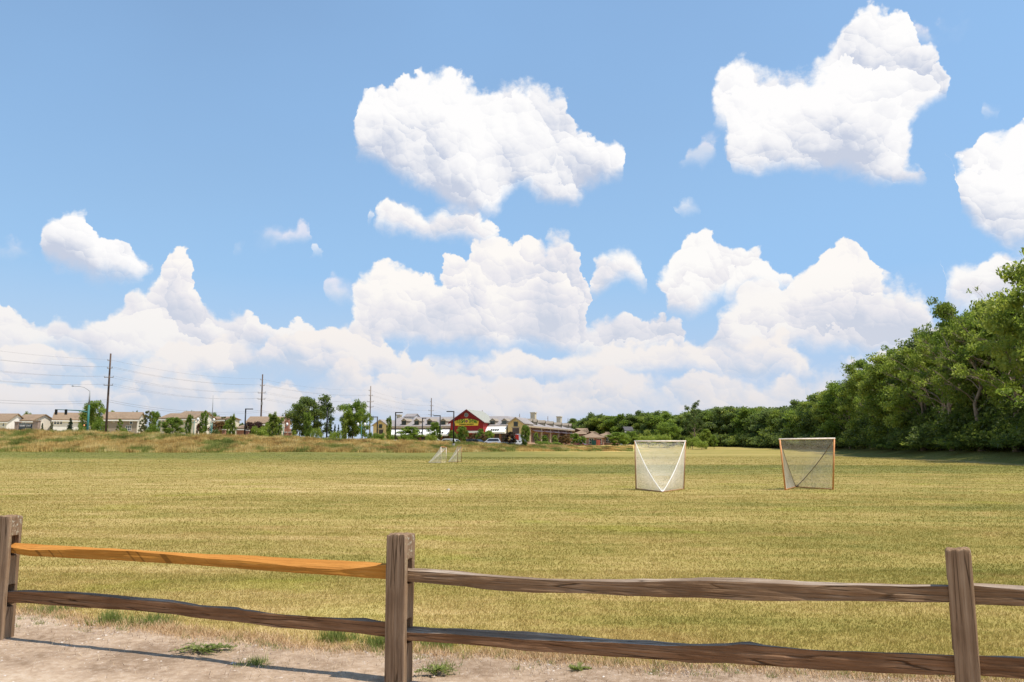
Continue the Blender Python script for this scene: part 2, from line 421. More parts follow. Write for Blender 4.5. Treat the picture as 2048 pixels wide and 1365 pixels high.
def turf_color(n, pos, r=None):
    """mown, drought-dry turf: green and straw mottling drawn out into mowing streaks"""
    x, y, z = n.sep(pos)
    big = n.noise(n.xyz(x * 0.35, y, 0.0), 0.075, 4.0, 0.6, '2D')
    rot = y + x * 0.10
    streak = n.noise(n.xyz(x * 0.09, rot * 1.5, 0.0), 0.9, 5.0, 0.68, '2D')
    mid = n.noise(n.xyz(x * 0.45, y, 4.0), 0.62, 4.0, 0.65, '2D')
    fine = n.noise(pos, 7.0, 4.0, 0.75)
    f = (big - 0.5) * 0.8 + (streak - 0.5) * 0.70 + (mid - 0.5) * 1.0 + (fine - 0.5) * 0.6 + 0.55 - n.ss(y, 40.0, 90.0) * 0.10
    # cloud shade painted as a greener belt mid-field, and straw-dry near the path
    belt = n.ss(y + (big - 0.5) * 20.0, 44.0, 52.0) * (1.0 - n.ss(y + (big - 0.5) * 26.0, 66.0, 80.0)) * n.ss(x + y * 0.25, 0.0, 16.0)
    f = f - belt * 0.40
    f = f - n.ss(y, 96.0, 112.0) * (1.0 - n.ss(y, 165.0, 185.0)) * (1.0 - n.ss(x, -15.0, 25.0)) * 0.50
    toe = x - (30.5 + 0.19 * y) + (big - 0.5) * 3.0          # foot of the bank below the wood
    f = f - n.ss(toe, -0.5, 1.5) * 0.42
    rose = n.ss(n.noise(n.xyz(x * 0.6, y, 9.0), 0.8, 3.0, 0.6, '2D'), 0.56, 0.74) * 0.30
    if r is not None: f = f + (r - 0.5) * 0.36
    c = n.ramp(f.clamp(), [(0.0, (0.145, 0.150, 0.028)), (0.28, (0.238, 0.208, 0.045)), (0.52, (0.335, 0.264, 0.070)), (0.76, (0.430, 0.318, 0.110)), (1.0, (0.56, 0.42, 0.18))])
    lush = n.ss(n.noise(n.xyz(x * 0.7, y, 17.0), 0.35, 3.0, 0.6, '2D'), 0.60, 0.72) * 0.40
    c = n.mix(lush, c, (0.33, 0.32, 0.045))
    strip = n.ss(toe, -1.6, -0.6) * (1.0 - n.ss(toe, -0.2, 0.8)) * n.ss(fine + mid * 0.5, 0.66, 0.84) * n.ss(y, 55.0, 65.0)
    c = n.mix(strip * 0.7, c, (0.56, 0.42, 0.22))
    return n.mix(rose * (1.0 - n.ss(toe, -0.5, 1.5)), c, (0.46, 0.29, 0.115))

def meadow_color(n, pos, r=None):
    """tall unmown grass of the embankment: tan and rust with green clumps"""
    x, y, z = n.sep(pos)
    a = n.noise(n.xyz(x, y * 0.4, z * 1.8), 0.30, 5.0, 0.72)
    c2 = n.noise(n.xyz(x * 0.8, y * 0.4, z * 2.0 + 31.0), 0.24, 5.0, 0.68)
    f = (a - 0.5) * 2.6 + 0.5
    if r is not None: f = f + (r - 0.5) * 0.4
    tan = n.ramp(f.clamp(), [(0.0, (0.23, 0.13, 0.05)), (0.3, (0.44, 0.29, 0.095)), (0.6, (0.64, 0.47, 0.17)), (1.0, (0.78, 0.64, 0.31))])
    grn = n.ramp(f.clamp(), [(0.0, (0.08, 0.13, 0.026)), (0.6, (0.22, 0.27, 0.06)), (1.0, (0.44, 0.41, 0.13))])
    g = n.ss(c2, 0.485, 0.575) * 0.9
    return n.mix(g, tan, grn)

def stuff_mat(name, fn, rough=0.9, trans=0.0):
    if name in MATS: return MATS[name]
    m, n, b = new_mat(name, rough, 0.15)
    g = n.node('ShaderNodeNewGeometry')
    n.inp(b.inputs['Base Color'], fn(n, E(n, g.outputs['Position'])))
    if trans:
        b.inputs['Specular IOR Level'].default_value = 0.1
        t = n.node('ShaderNodeBsdfTranslucent'); n.l.new(b.inputs['Base Color'].links[0].from_socket, t.inputs['Color'])
        mx = n.node('ShaderNodeMixShader'); mx.inputs[0].default_value = trans
        n.l.new(b.outputs[0], mx.inputs[1]); n.l.new(t.outputs[0], mx.inputs[2])
        n.l.new(mx.outputs[0], m.node_tree.nodes['Material Output'].inputs[0])
    MATS[name] = m
    return m

# ------------------------------------------------------------------ mesh helpers
def tag(o, label=None, cat=None, group=None, kind=None):
    if label: o['label'] = label
    if cat: o['category'] = cat
    if group: o['group'] = group
    if kind: o['kind'] = kind
    return o

def empty(name, loc, rz=0.0):
    o = bpy.data.objects.new(name, None); COL.objects.link(o)
    o.empty_display_size = 0.3
    o.location = loc; o.rotation_euler = (0, 0, rz)
    return o

def thing(name, loc, label, cat, group=None, rz=0.0):
    return tag(empty(name, loc, rz), label, cat, group)

class MB:
    def __init__(s): s.v = []; s.f = []
    def add(s, vs, fs):
        k = len(s.v); s.v += [tuple(v) for v in vs]; s.f += [tuple(i + k for i in f) for f in fs]
        return s
    def box(s, x0, x1, y0, y1, z0, z1):
        vs = [(x, y, z) for z in (z0, z1) for y in (y0, y1) for x in (x0, x1)]
        return s.add(vs, [(0, 2, 3, 1), (4, 5, 7, 6), (0, 1, 5, 4), (1, 3, 7, 5), (3, 2, 6, 7), (2, 0, 4, 6)])
    def prism(s, pts, a, b, axis='y'):
        """polygon pts given in the plane across the axis, extruded from a to b; pts (x,z) for y, (y,z) for x, (x,y) for z"""
        f = {'y': lambda p, t: (p[0], t, p[1]), 'x': lambda p, t: (t, p[0], p[1]), 'z': lambda p, t: (p[0], p[1], t)}[axis]
        n = len(pts)
        vs = [f(p, a) for p in pts] + [f(p, b) for p in pts]
        fs = [tuple(range(n))[::-1], tuple(range(n, 2 * n))] + [(i, (i + 1) % n, n + (i + 1) % n, n + i) for i in range(n)]
        return s.add(vs, fs)
    def tube(s, pts, rad, n=8, caps=True):
        pts = [Vector(p) for p in pts]
        if not hasattr(rad, '__len__'): rad = [rad] * len(pts)
        rings = []
        ref = Vector((0.31, 0.17, 0.93))
        for i, p in enumerate(pts):
            d = (pts[min(i + 1, len(pts) - 1)] - pts[max(i - 1, 0)]).normalized()
            r_ = ref if abs(d.dot(ref)) < 0.95 else Vector((1, 0, 0))
            u = d.cross(r_).normalized(); w = d.cross(u)
            rings.append([p + (u * math.cos(2 * math.pi * k / n) + w * math.sin(2 * math.pi * k / n)) * rad[i] for k in range(n)])
        vs = [v for r in rings for v in r]; fs = []
        for i in range(len(pts) - 1):
            for k in range(n):
                fs.append((i * n + k, i * n + (k + 1) % n, (i + 1) * n + (k + 1) % n, (i + 1) * n + k))
        if caps: fs += [tuple(range(n))[::-1], tuple(range((len(pts) - 1) * n, len(pts) * n))]
        return s.add(vs, fs)
    def quad(s, a, b, c, d): return s.add([a, b, c, d], [(0, 1, 2, 3)])
    def build(s, name, mat, parent=None, smooth=False, label=None):
        me = bpy.data.meshes.new(name); me.from_pydata(s.v, [], s.f)
        me.materials.append(mat)
        if smooth: me.polygons.foreach_set('use_smooth', [True] * len(me.polygons))
        me.update()
        o = bpy.data.objects.new(name, me); COL.objects.link(o)
        if parent: o.parent = parent
        if label: o['label'] = label
        return o

def np_mesh(name, verts, nside, mat, rnd=None, smooth=False):
    """verts (F*nside,3): separate polygons of nside corners, with optional per-face random"""
    verts = np.ascontiguousarray(verts, dtype=np.float32).reshape(-1, 3)
    nv = len(verts); nf = nv // nside
    me = bpy.data.meshes.new(name)
    me.vertices.add(nv); me.vertices.foreach_set('co', verts.ravel())
    me.loops.add(nv); me.loops.foreach_set('vertex_index', np.arange(nv, dtype=np.int32))
    me.polygons.add(nf)
    me.polygons.foreach_set('loop_start', np.arange(0, nv, nside, dtype=np.int32))
    me.polygons.foreach_set('loop_total', np.full(nf, nside, dtype=np.int32))
    if rnd is not None:
        a = me.attributes.new('rnd', 'FLOAT', 'FACE'); a.data.foreach_set('value', np.asarray(rnd, dtype=np.float32))
    me.materials.append(mat)
    me.update(calc_edges=True)
    return me

def link(name, me, parent=None, loc=None):
    o = bpy.data.objects.new(name, me); COL.objects.link(o)
    if parent: o.parent = parent
    if loc is not None: o.location = loc
    return o

# ------------------------------------------------------------------ terrain
# px, flat ends, toe, toe z, crest, crest z, behind, z behind   (forward distances in metres)
TER = []
for px, yf, yt, pt, yc, pc, gh, yb, zb in [
    (-2500, 60, 80, 905, 96, 850, .8, 110, 2.6), (-900, 92, 115, 903, 134, 852, .8, 146, 2.6), (0, 95, 122, 904, 140, 857, .8, 152, 2.6), (350, 98, 126, 905, 146, 866, .8, 158, 2.5),
    (600, 105, 136, 905, 158, 872, .8, 168, 2.4), (830, 115, 150, 906, 172, 880, .7, 182, 2.1), (1000, 125, 165, 904, 185, 886, .6, 195, 1.9),
    (1150, 135, 180, 903, 200, 889.5, .5, 212, 1.75), (1250, 140, 190, 903, 215, 892, .3, 300, 2.2), (1400, 140, 190, 903, 257, 893.5, 0, 305, 4.8),
    (1550, 140, 175, 905, 222, 896, 0, 275, 4.6), (1680, 140, 148, 911, 172, 898, 0, 205, 2.8), (1750, 118, 126, 914, 143, 900, 0, 172, 2.8),
    (1850, 95, 101, 919, 116, 902, 0, 142, 2.8), (1950, 77, 82, 925, 96, 904, 0, 120, 2.8), (2048, 66, 71, 930, 84, 905, 0, 106, 2.8), (2400, 41, 44, 953, 55, 905, 0, 78, 2.6), (3200, 24, 26, 994, 36, 905, 0, 50, 1.6)]:
    TER.append((px, yf, yt, 1.6 - (pt - 893) / FPX * yt, yc, 1.6 + (893 - pc) / FPX * yc - gh, yb, zb))
TER = np.array(TER)

def Z(x, y):
    x = np.asarray(x, float); y = np.asarray(y, float)
    yy = np.maximum(y, 0.5)
    px = np.clip(x / yy * FPX + 1024, -2500, 3200)
    q = [np.interp(px, TER[:, 0], TER[:, k]) for k in range(1, 8)]
    yf, yt, zt, yc, zc, yb, zb = q
    def sm(a, b, t):
        t = np.clip((t - a) / np.maximum(b - a, 1e-3), 0, 1); return t * t * (3 - 2 * t)
    z = zt * sm(yf, yt, yy)
    z = z + (zc - zt) * np.clip((yy - yt) / (yc - yt), 0, 1) ** 1.15
    z = z + (zb - zc) * sm(yc, yb, yy)
    # gentle unevenness of the lawn far from the camera
    z = z + 0.05 * np.sin(x * 0.11 + 1.3) * np.sin(y * 0.083) * np.clip((yy - 15) / 40, 0, 1)
    return np.where(y <= 0.5, 0.0, z)
def z1(x, y): return float(Z(x, y))

def build_ground():
    ang = np.concatenate([np.linspace(-180, -50, 30)[:-1], np.linspace(-50, 50, 260), np.linspace(50, 180, 30)[1:-1]])
    rad = np.concatenate([[0.0], np.geomspace(1.0, 60, 46), np.linspace(62, 260, 130), np.geomspace(265, 6000, 26)])
    A, Rr = np.meshgrid(np.radians(ang), rad)
    X = np.sin(A) * Rr; Y = np.cos(A) * Rr
    ZZ = Z(X, Y)
    nr, na = X.shape
    verts = np.stack([X, Y, ZZ], -1).reshape(-1, 3)
    idx = np.arange(nr * na).reshape(nr, na)
    a = idx[:-1, :]; b = idx[1:, :]
    an = np.roll(a, -1, 1); bn = np.roll(b, -1, 1)
    f = np.stack([a, an, bn, b], -1).reshape(-1, 4)
    me = bpy.data.meshes.new('field')
    me.from_pydata([tuple(v) for v in verts], [], [tuple(q) for q in f])
    me.polygons.foreach_set('use_smooth', [True] * len(me.polygons))
    me.materials.append(stuff_mat('dry turf ground', ground_fn)); me.update()
    return tag(link('field', me), 'wide dry mown field reaching up to the embankment and the trees', kind='structure')

def ground_fn(n, pos):
    x, y, z = n.sep(pos)
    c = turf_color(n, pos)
    # unmown part: beyond a line from far left to the middle
    edge = n.noise(pos, 0.35, 3.0, 0.6)
    line = n.m('MAXIMUM', x * 0.62 + 168.0, 124.0)
    line = n.m('MINIMUM', line, 190.0)
    mfac = n.ss(y + (edge - 0.5) * 6.0 - line, -1.5, 1.5) * (1.0 - n.ss(x - y * 0.155, -4.0, 4.0))
    c = n.mix(0.16, c, (0.10, 0.075, 0.03))                 # even darkening in place of the shadows between blades
    return n.mix(mfac, c, meadow_color(n, pos))
build_ground()
# ------------------------------------------------------------------ dirt path in the foreground
PATH_EDGE = [(-900, 1150), (-200, 1206), (0, 1222), (100, 1228), (250, 1250), (400, 1264), (600, 1290), (800, 1301), (1000, 1306), (1200, 1323), (1400, 1331), (1600, 1339), (1800, 1353), (2048, 1374), (2400, 1400), (3200, 1470)]
_pe = [G(a, b) for a, b in PATH_EDGE]
PEX = np.array([p.x for p in _pe]); PEY = np.array([p.y for p in _pe])
from mathutils import noise as mnoise
def path_edge_y(x):
    return float(np.interp(x, PEX, PEY)) + 0.12 * mnoise.noise((x * 1.7, 0, 0)) + 0.06 * mnoise.noise((x * 6.0, 3, 0)) + 0.02 * mnoise.noise((x * 21.0, 7, 0))
def dirt_fn(n, pos):
    x, y, z = n.sep(pos)
    a = n.noise(pos, 1.6, 5.0, 0.65); b = n.noise(pos, 14.0, 5.0, 0.75); c = n.noise(stretch(n, pos, 0.5, 1.4, 1.0), 0.5, 3.0, 0.5)
    v = n.voro(pos, 70.0, 1.0, 0.5, '3D')
    peb = 1.0 - n.ss(E(n, v.outputs['Distance']), 0.12, 0.30)
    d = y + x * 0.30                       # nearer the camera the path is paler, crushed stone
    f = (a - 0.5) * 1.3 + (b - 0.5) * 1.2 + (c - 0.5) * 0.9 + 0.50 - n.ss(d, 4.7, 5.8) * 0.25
    col = n.ramp(f.clamp(), [(0.0, (0.24, 0.165, 0.105)), (0.4, (0.41, 0.300, 0.205)), (0.7, (0.52, 0.405, 0.290)), (1.0, (0.66, 0.56, 0.43))])
    pc = n.ramp(E(n, v.outputs['Color']) if False else n.noise(pos, 55.0, 1.0, 0.5), [(0.3, (0.24, 0.19, 0.16)), (0.6, (0.55, 0.48, 0.42)), (0.8, (0.70, 0.66, 0.62))])
    return n.mix(peb * n.ss(b, 0.45, 0.62) * 0.8, col, pc)
def build_path():
    xs = np.concatenate([np.linspace(PEX[0], -6, 40)[:-1], np.linspace(-6, 5, 360), np.linspace(5, PEX[-1], 40)[1:]])
    vs, fs = [], []
    rows = [0.0, 0.03, 0.10, 0.2, 0.35, 0.55, 0.8, 1.1, 1.5, 2.0, 2.6, 3.3, 4.2, 5.5, 8.0, 14.0]
    for i, x in enumerate(xs):
        e = path_edge_y(x)
        for k, r in enumerate(rows):
            y = e - r
            h = 0.004 + (0.006 + 0.012 * mnoise.noise((x * 2.2, y * 2.2, 5)) + 0.006 * mnoise.noise((x * 9, y * 9, 1))) * min(1, r / 0.2)
            vs.append((x, y, max(h, 0.004)))
    nr = len(rows)
    for i in range(len(xs) - 1):
        for k in range(nr - 1):
            fs.append((i * nr + k, i * nr + k + 1, (i + 1) * nr + k + 1, (i + 1) * nr + k))
    me = bpy.data.meshes.new('path'); me.from_pydata(vs, [], fs)
    me.polygons.foreach_set('use_smooth', [True] * len(fs))
    m = stuff_mat('dusty gravel path', dirt_fn)
    n = Net(m.node_tree); b = m.node_tree.nodes['Principled BSDF']
    g = n.node('ShaderNodeNewGeometry'); p = E(n, g.outputs['Position'])
    bump(n, b, n.noise(p, 22.0, 6.0, 0.8) + n.noise(p, 90.0, 3.0, 0.7) * 0.4, 0.6, 0.02)
    me.materials.append(m); me.update()
    tag(link('path', me), 'bare dusty gravel path running along the near side of the fence', kind='structure')
build_path()

# ------------------------------------------------------------------ grass blades on the lawn
rng = np.random.default_rng(7)
def blades(x, y, z, h, w, lean, rng, tip=0.12):
    n = len(x)
    yaw = rng.uniform(0, 2 * np.pi, n); la = rng.uniform(0, 2 * np.pi, n); ll = lean * h * rng.uniform(0.3, 1.0, n)
    dx, dy = np.cos(yaw) * w / 2, np.sin(yaw) * w / 2
    lx, ly = np.cos(la) * ll, np.sin(la) * ll
    hh = np.sqrt(np.maximum(h * h - ll * ll, (0.15 * h) ** 2))
    a = np.stack([x - dx, y - dy, z], -1); b = np.stack([x + dx, y + dy, z], -1)
    c = np.stack([x + lx + dx * tip, y + ly + dy * tip, z + hh], -1); d = np.stack([x + lx - dx * tip, y + ly - dy * tip, z + hh], -1)
    return np.stack([a, b, c, d], 1)

def lawn():
    V, Rn = [], []
    # (near, far, blades per m2, height, width)
    for y0, y1, dens, h, w in [(4.6, 7.5, 6200, .032, .0042), (7.5, 11, 3800, .028, .0055), (11, 17, 1350, .027, .009), (17, 28, 360, .030, .016), (28, 48, 90, .030, .03), (48, 80, 26, .034, .055), (80, 128, 9, .04, .09)]:
        wmax = 0.86 * y1 + 2.6
        n = int(dens * (y1 - y0) * 2 * wmax)
        x = rng.uniform(-wmax, wmax, n); y = rng.uniform(y0, y1, n)
        k = np.abs(x) < (0.86 * y + 2.4) * (1 - 0.22 * rng.random(n) ** 2)
        e = np.interp(x, PEX, PEY)
        k &= y > e + 0.06 * np.sin(x * 5.3) + 0.05 * np.sin(x * 13.1 + 1) - rng.exponential(0.035, n) + 0.02
        x, y = x[k], y[k]; n = len(x)
        # tufty height: clumps
        cl = 0.5 + 0.5 * np.sin(x * 9.1 + 2.0 * np.sin(y * 7.7)) * np.sin(y * 8.3 + 1.7 * np.sin(x * 6.1))
        hh = h * (0.55 + 0.6 * cl) * rng.uniform(0.6, 1.35, n)
        V.append(blades(x, y, Z(x, y), hh, w * rng.uniform(.7, 1.4, n), 0.90, rng)); Rn.append(rng.random(n) * 0.8 + cl * 0.2)
    V = np.concatenate(V); Rn = np.concatenate(Rn)
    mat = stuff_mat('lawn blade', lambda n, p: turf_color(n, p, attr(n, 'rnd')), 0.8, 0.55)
    me = np_mesh('lawn_grass', V, 4, mat, Rn)
    tag(link('lawn_grass', me), 'short drought-dry lawn grass covering the field behind the fence', kind='stuff')
lawn()

def straw():
    n = 60000
    x = rng.uniform(-6.5, 5.5, n)
    e = np.interp(x, PEX, PEY) + 0.06 * np.sin(x * 5.3)
    off = rng.normal(-0.03, 0.11, n) - np.abs(rng.normal(0, 0.05, n))
    y = e + off
    k = (off > -0.36) & (rng.random(n) < (0.45 + 0.55 * np.clip(np.sin(x * 2.1 + 1) + 0.6 * np.sin(x * 5.7), 0, 1)))
    x, y = x[k], y[k]; n = len(x)
    z = np.full(n, 0.006)
    V = blades(x, y, z, rng.uniform(.02, .075, n), rng.uniform(.0025, .0045, n), 0.98, rng)
    m, nn, b = new_mat('dead straw', 0.8, 0.2)
    nn.inp(b.inputs['Base Color'], nn.ramp(attr(nn, 'rnd'), [(0, (.34, .20, .10)), (.5, (.58, .39, .20)), (1, (.74, .56, .34))]))
    tag(link('dead_grass', np_mesh('dead_grass', V, 4, m, rng.random(n))), 'straw coloured dead grass fringe between lawn and path', kind='stuff')
straw()

def tall_grass():
    n = 330000
    px = rng.uniform(-120, 1262, n)
    s = (px - 1024) / FPX
    yt = np.interp(px, TER[:, 0], TER[:, 2]); yc = np.interp(px, TER[:, 0], TER[:, 4])
    y = yt + (yc + 3 - yt) * rng.random(n) ** 0.9 + rng.normal(0, 0.7, n)
    x = s * y * 1.008
    cl = 0.5 + 0.5 * np.sin(x * 0.9 + 2 * np.sin(y * 0.5)) * np.sin(y * 1.1 + 1.5 * np.sin(x * 0.37))
    cl2 = 0.5 + 0.5 * np.sin(x * 2.7 + 1.3 * np.sin(y * 1.9)) 
    h = (0.38 + 0.50 * cl + 0.25 * cl2) * np.interp(px, [0, 900, 1262], [1.0, .85, .35]) * rng.uniform(0.6, 1.2, n)
    V = blades(x, y, Z(x, y) - 0.03, h, rng.uniform(.03, .085, n), 0.45, rng, 0.25)
    mat = stuff_mat('meadow blade', lambda n_, p: meadow_color(n_, p, attr(n_, 'rnd')), 0.85, 0.25)
    tag(link('tall_grass', np_mesh('tall_grass', V, 4, mat, rng.random(n))), 'tall unmown tan and green meadow grass covering the embankment', kind='stuff')
tall_grass()

def sprouts():
    cs = 240; cx = rng.uniform(-6, 4.8, cs); cy = np.interp(cx, PEX, PEY) - rng.exponential(0.16, cs) - .03
    k = rng.integers(6, 34, cs); x = np.repeat(cx, k) + rng.normal(0, .028, k.sum()); y = np.repeat(cy, k) + rng.normal(0, .018, k.sum())
    n = len(x); V = blades(x, y, np.full(n, .006), rng.uniform(.012, .055, n), rng.uniform(.003, .006, n), 0.8, rng)
    tag(link('sprouting_grass', np_mesh('sprouting_grass', V, 4, weed_m, rng.random(n))), 'sparse green sprigs seeding the edge of the path', kind='stuff')
def litter():
    n = 9000; x = rng.uniform(-6.5, 4.8, n); y = np.interp(x, PEX, PEY) - rng.exponential(0.45, n)
    V = blades(x, y, np.full(n, .008), rng.uniform(.008, .05, n), rng.uniform(.002, .005, n), 0.99, rng)
    m, nn, b = new_mat('dry litter', 0.85, 0.2)
    nn.inp(b.inputs['Base Color'], nn.ramp(attr(nn, 'rnd'), [(0, (.10, .07, .05)), (.35, (.26, .18, .11)), (.6, (.52, .38, .22)), (1, (.72, .60, .42))]))
    tag(link('dry_litter', np_mesh('dry_litter', V, 4, m, rng.random(n))), 'dry stems and clippings strewn over the dirt path', kind='stuff')
litter()
def gravel():
    n = 11000
    x = rng.uniform(-6.5, 4.5, n); y = np.interp(x, PEX, PEY) - 0.05 - rng.exponential(0.75, n)
    k = y > 3.8
    x, y = x[k], y[k]; n = len(x)
    r = 0.0028 + rng.exponential(0.0030, n); r = np.minimum(r, 0.026)
    # squashed octahedra with jitter
    base = np.array([(1, 0, 0), (0, 1, 0), (-1, 0, 0), (0, -1, 0), (0, 0, 1)], float)
    pts = base[None] * (1 + rng.uniform(-.35, .35, (n, 5, 1)))
    a = rng.uniform(0, 6.28, n); ca, sa = np.cos(a)[:, None], np.sin(a)[:, None]
    sx = rng.uniform(.8, 1.7, n)[:, None]
    X = pts[:, :, 0] * sx; Yy = pts[:, :, 1]
    q = np.stack([(X * ca - Yy * sa) * r[:, None] + x[:, None], (X * sa + Yy * ca) * r[:, None] + y[:, None], pts[:, :, 2] * r[:, None] * 0.6 + 0.006], -1)
    tri = [(0, 1, 4), (1, 2, 4), (2, 3, 4), (3, 0, 4)]
    V = np.concatenate([q[:, list(t)] for t in tri], 1).reshape(-1, 3)
    m, nn, b = new_mat('loose stone', 0.85, 0.2)
    nn.inp(b.inputs['Base Color'], nn.ramp(attr(nn, 'rnd'), [(0, (.18, .13, .10)), (.35, (.33, .25, .19)), (.8, (.48, .40, .33)), (1, (.62, .57, .51))]))
    tag(link('gravel', np_mesh('gravel', V, 3, m, np.repeat(rng.random(n), 4))), 'small loose stones scattered over the dirt path', kind='stuff')
gravel()

# green tufts and weeds that can be counted
weed_m = leafmat('weed leaf', (0.10, 0.13, 0.035), (0.22, 0.26, 0.065), (0.40, 0.42, 0.14), 0.4)
def tuft(px, py, label, r=0.12, h=0.11, n=260, flat=0.45, name='grass_tuft', cat='grass tuft', group=None, w=0.006):
    p = G(px, py)
    a = rng.uniform(0, 6.28, n); rr = r * rng.random(n) ** .8 * (1 + .5 * np.sin(a * 3 + px))
    x = np.cos(a) * rr; y = np.sin(a) * rr * 0.7
    V = blades(x, y, np.zeros(n) + 0.003, h * rng.uniform(.4, 1.1, n), w * rng.uniform(.7, 1.5, n), flat, rng)
    return tag(link(name, np_mesh(name, V, 4, weed_m, rng.random(n)), loc=(p.x, p.y, 0.0)), label, cat, group)
tuft(100, 1224, 'low green grass tuft just right of the left fence post', .22, .07, 500, .7)
tuft(222, 1248, 'dark green grass tuft at the edge of the path below the left rails', .15, .13, 420, .55)
tuft(305, 1250, 'wide green grass tuft, right of the dark one below the left rails', .26, .12, 420, .7)
tuft(672, 1284, 'green grass tuft at the path edge to the left of the middle post', .14, .13, 420, .6)
tuft(760, 1296, 'bushy green tuft touching the left side of the middle post', .16, .13, 420, .6)
tuft(880, 1292, 'long green tuft under the lower rail, right of the middle post', .26, .11, 480, .6)
tuft(1893, 1352, 'dark green tuft at the foot of the right post', .08, .12, 260, .6)

sprouts()
def creeping_weed(px, py, label, r=0.3, n=26, seed=1):
    rs = np.random.default_rng(seed); p = G(px, py)
    root = thing('weed', (p.x, p.y, 0.004), label, 'weed')
    st = MB(); lv = []
    for i in range(n):
        a = rs.uniform(0, 6.28); L = r * rs.uniform(.35, 1.0)
        pts = []
        for k in range(6):
            t = k / 5
            pts.append((math.cos(a + .4 * t) * L * t, math.sin(a + .4 * t) * L * t * .55, .01 + .035 * math.sin(t * 2.6) * rs.uniform(.6, 1.3)))
        st.tube(pts, 0.0015, 4, False)
        for t in np.linspace(.15, 1, 12):
            k = min(4, int(t * 5)); q = Vector(pts[k]).lerp(Vector(pts[k + 1]), t * 5 - k)
            for s in (-1, 1):
                b = a + s * rs.uniform(.6, 1.4); l = rs.uniform(.012, .026); w = l * .38
                d = Vector((math.cos(b), math.sin(b), rs.uniform(.0, .8))).normalized(); c = d.cross(Vector((0, 0, 1))).normalized() * w
                lv.append([q, q + d * l * .5 + c, q + d * l, q + d * l * .5 - c])
    st.build('stem', weed_m, root)
    me = np_mesh('leaf', np.array([[tuple(v) for v in f] for f in lv]), 4, weed_m, rs.random(len(lv)))
    o = link('foliage', me, root)
    return root
creeping_weed(405, 1308, 'spreading knotweed-like green weed on the path under the left rails', .34, 34, 3)
creeping_weed(866, 1352, 'low weed on the path just right of the middle post base', .17, 16, 5)
tuft(512, 1331, 'small bright green grass clump on the shadow line of the path', .13, .07, 200, .85, 'grass_clump', 'grass clump')
tuft(885, 1341, 'spiky green grass clump on the path right of the middle post', .12, .08, 160, .85, 'grass_clump', 'grass clump')
def thistle(px, py, label):
    p = G(px, py); rs = np.random.default_rng(9)
    root = thing('weed', (p.x, p.y, 0.004), label, 'weed')
    lv = []
    for i in range(15):
        a = i * 2.4; L = rs.uniform(.06, .12); up = rs.uniform(.35, 1.3)
        d = Vector((math.cos(a), math.sin(a), up)).normalized(); c = d.cross(Vector((0, 0, 1))).normalized()
        for k in range(7):
            t0 = k / 7; q = d * L * t0 + Vector((0, 0, -.05 * t0 * t0))
            w = .018 * math.sin((t0 + .12) * 2.8)
            q2 = d * L * (t0 + .17) + Vector((0, 0, -.05 * (t0 + .17) ** 2))
            for s in (-1, 1): lv.append([q, q + c * s * w * 1.3 + d * .02, q2 + c * s * w * .25, q2])
    me = np_mesh('leaf_rosette', np.array([[tuple(v) for v in f] for f in lv]), 4, weed_m, rs.random(len(lv)))
    link('leaf_rosette', me, root)
thistle(1156, 1343, 'leafy green thistle-like weed alone on the path between middle and right post')
# ------------------------------------------------------------------ split rail fence
K0 = 1.6 - 1.03
def post_at(px, ytop):
    Y = FPX * K0 / (ytop - 893.0) ; p = P(px, ytop, Y); return p
pL = G(1, 1278); pM = G(797, 1366); pR = G(1946, 1484); pX = pR + (pR - pM) * 1.02
f_dir = (pR - pL).normalized(); F_ANG = math.atan2(f_dir.y, f_dir.x)
fence = thing('split_rail_fence', (pM.x, pM.y, 0), 'weathered two-rail split rail fence with one new orange rail, along the path', 'fence', rz=F_ANG)
FM = Matrix.Translation(pM) @ Matrix.Rotation(F_ANG, 4, 'Z'); FI = FM.inverted()

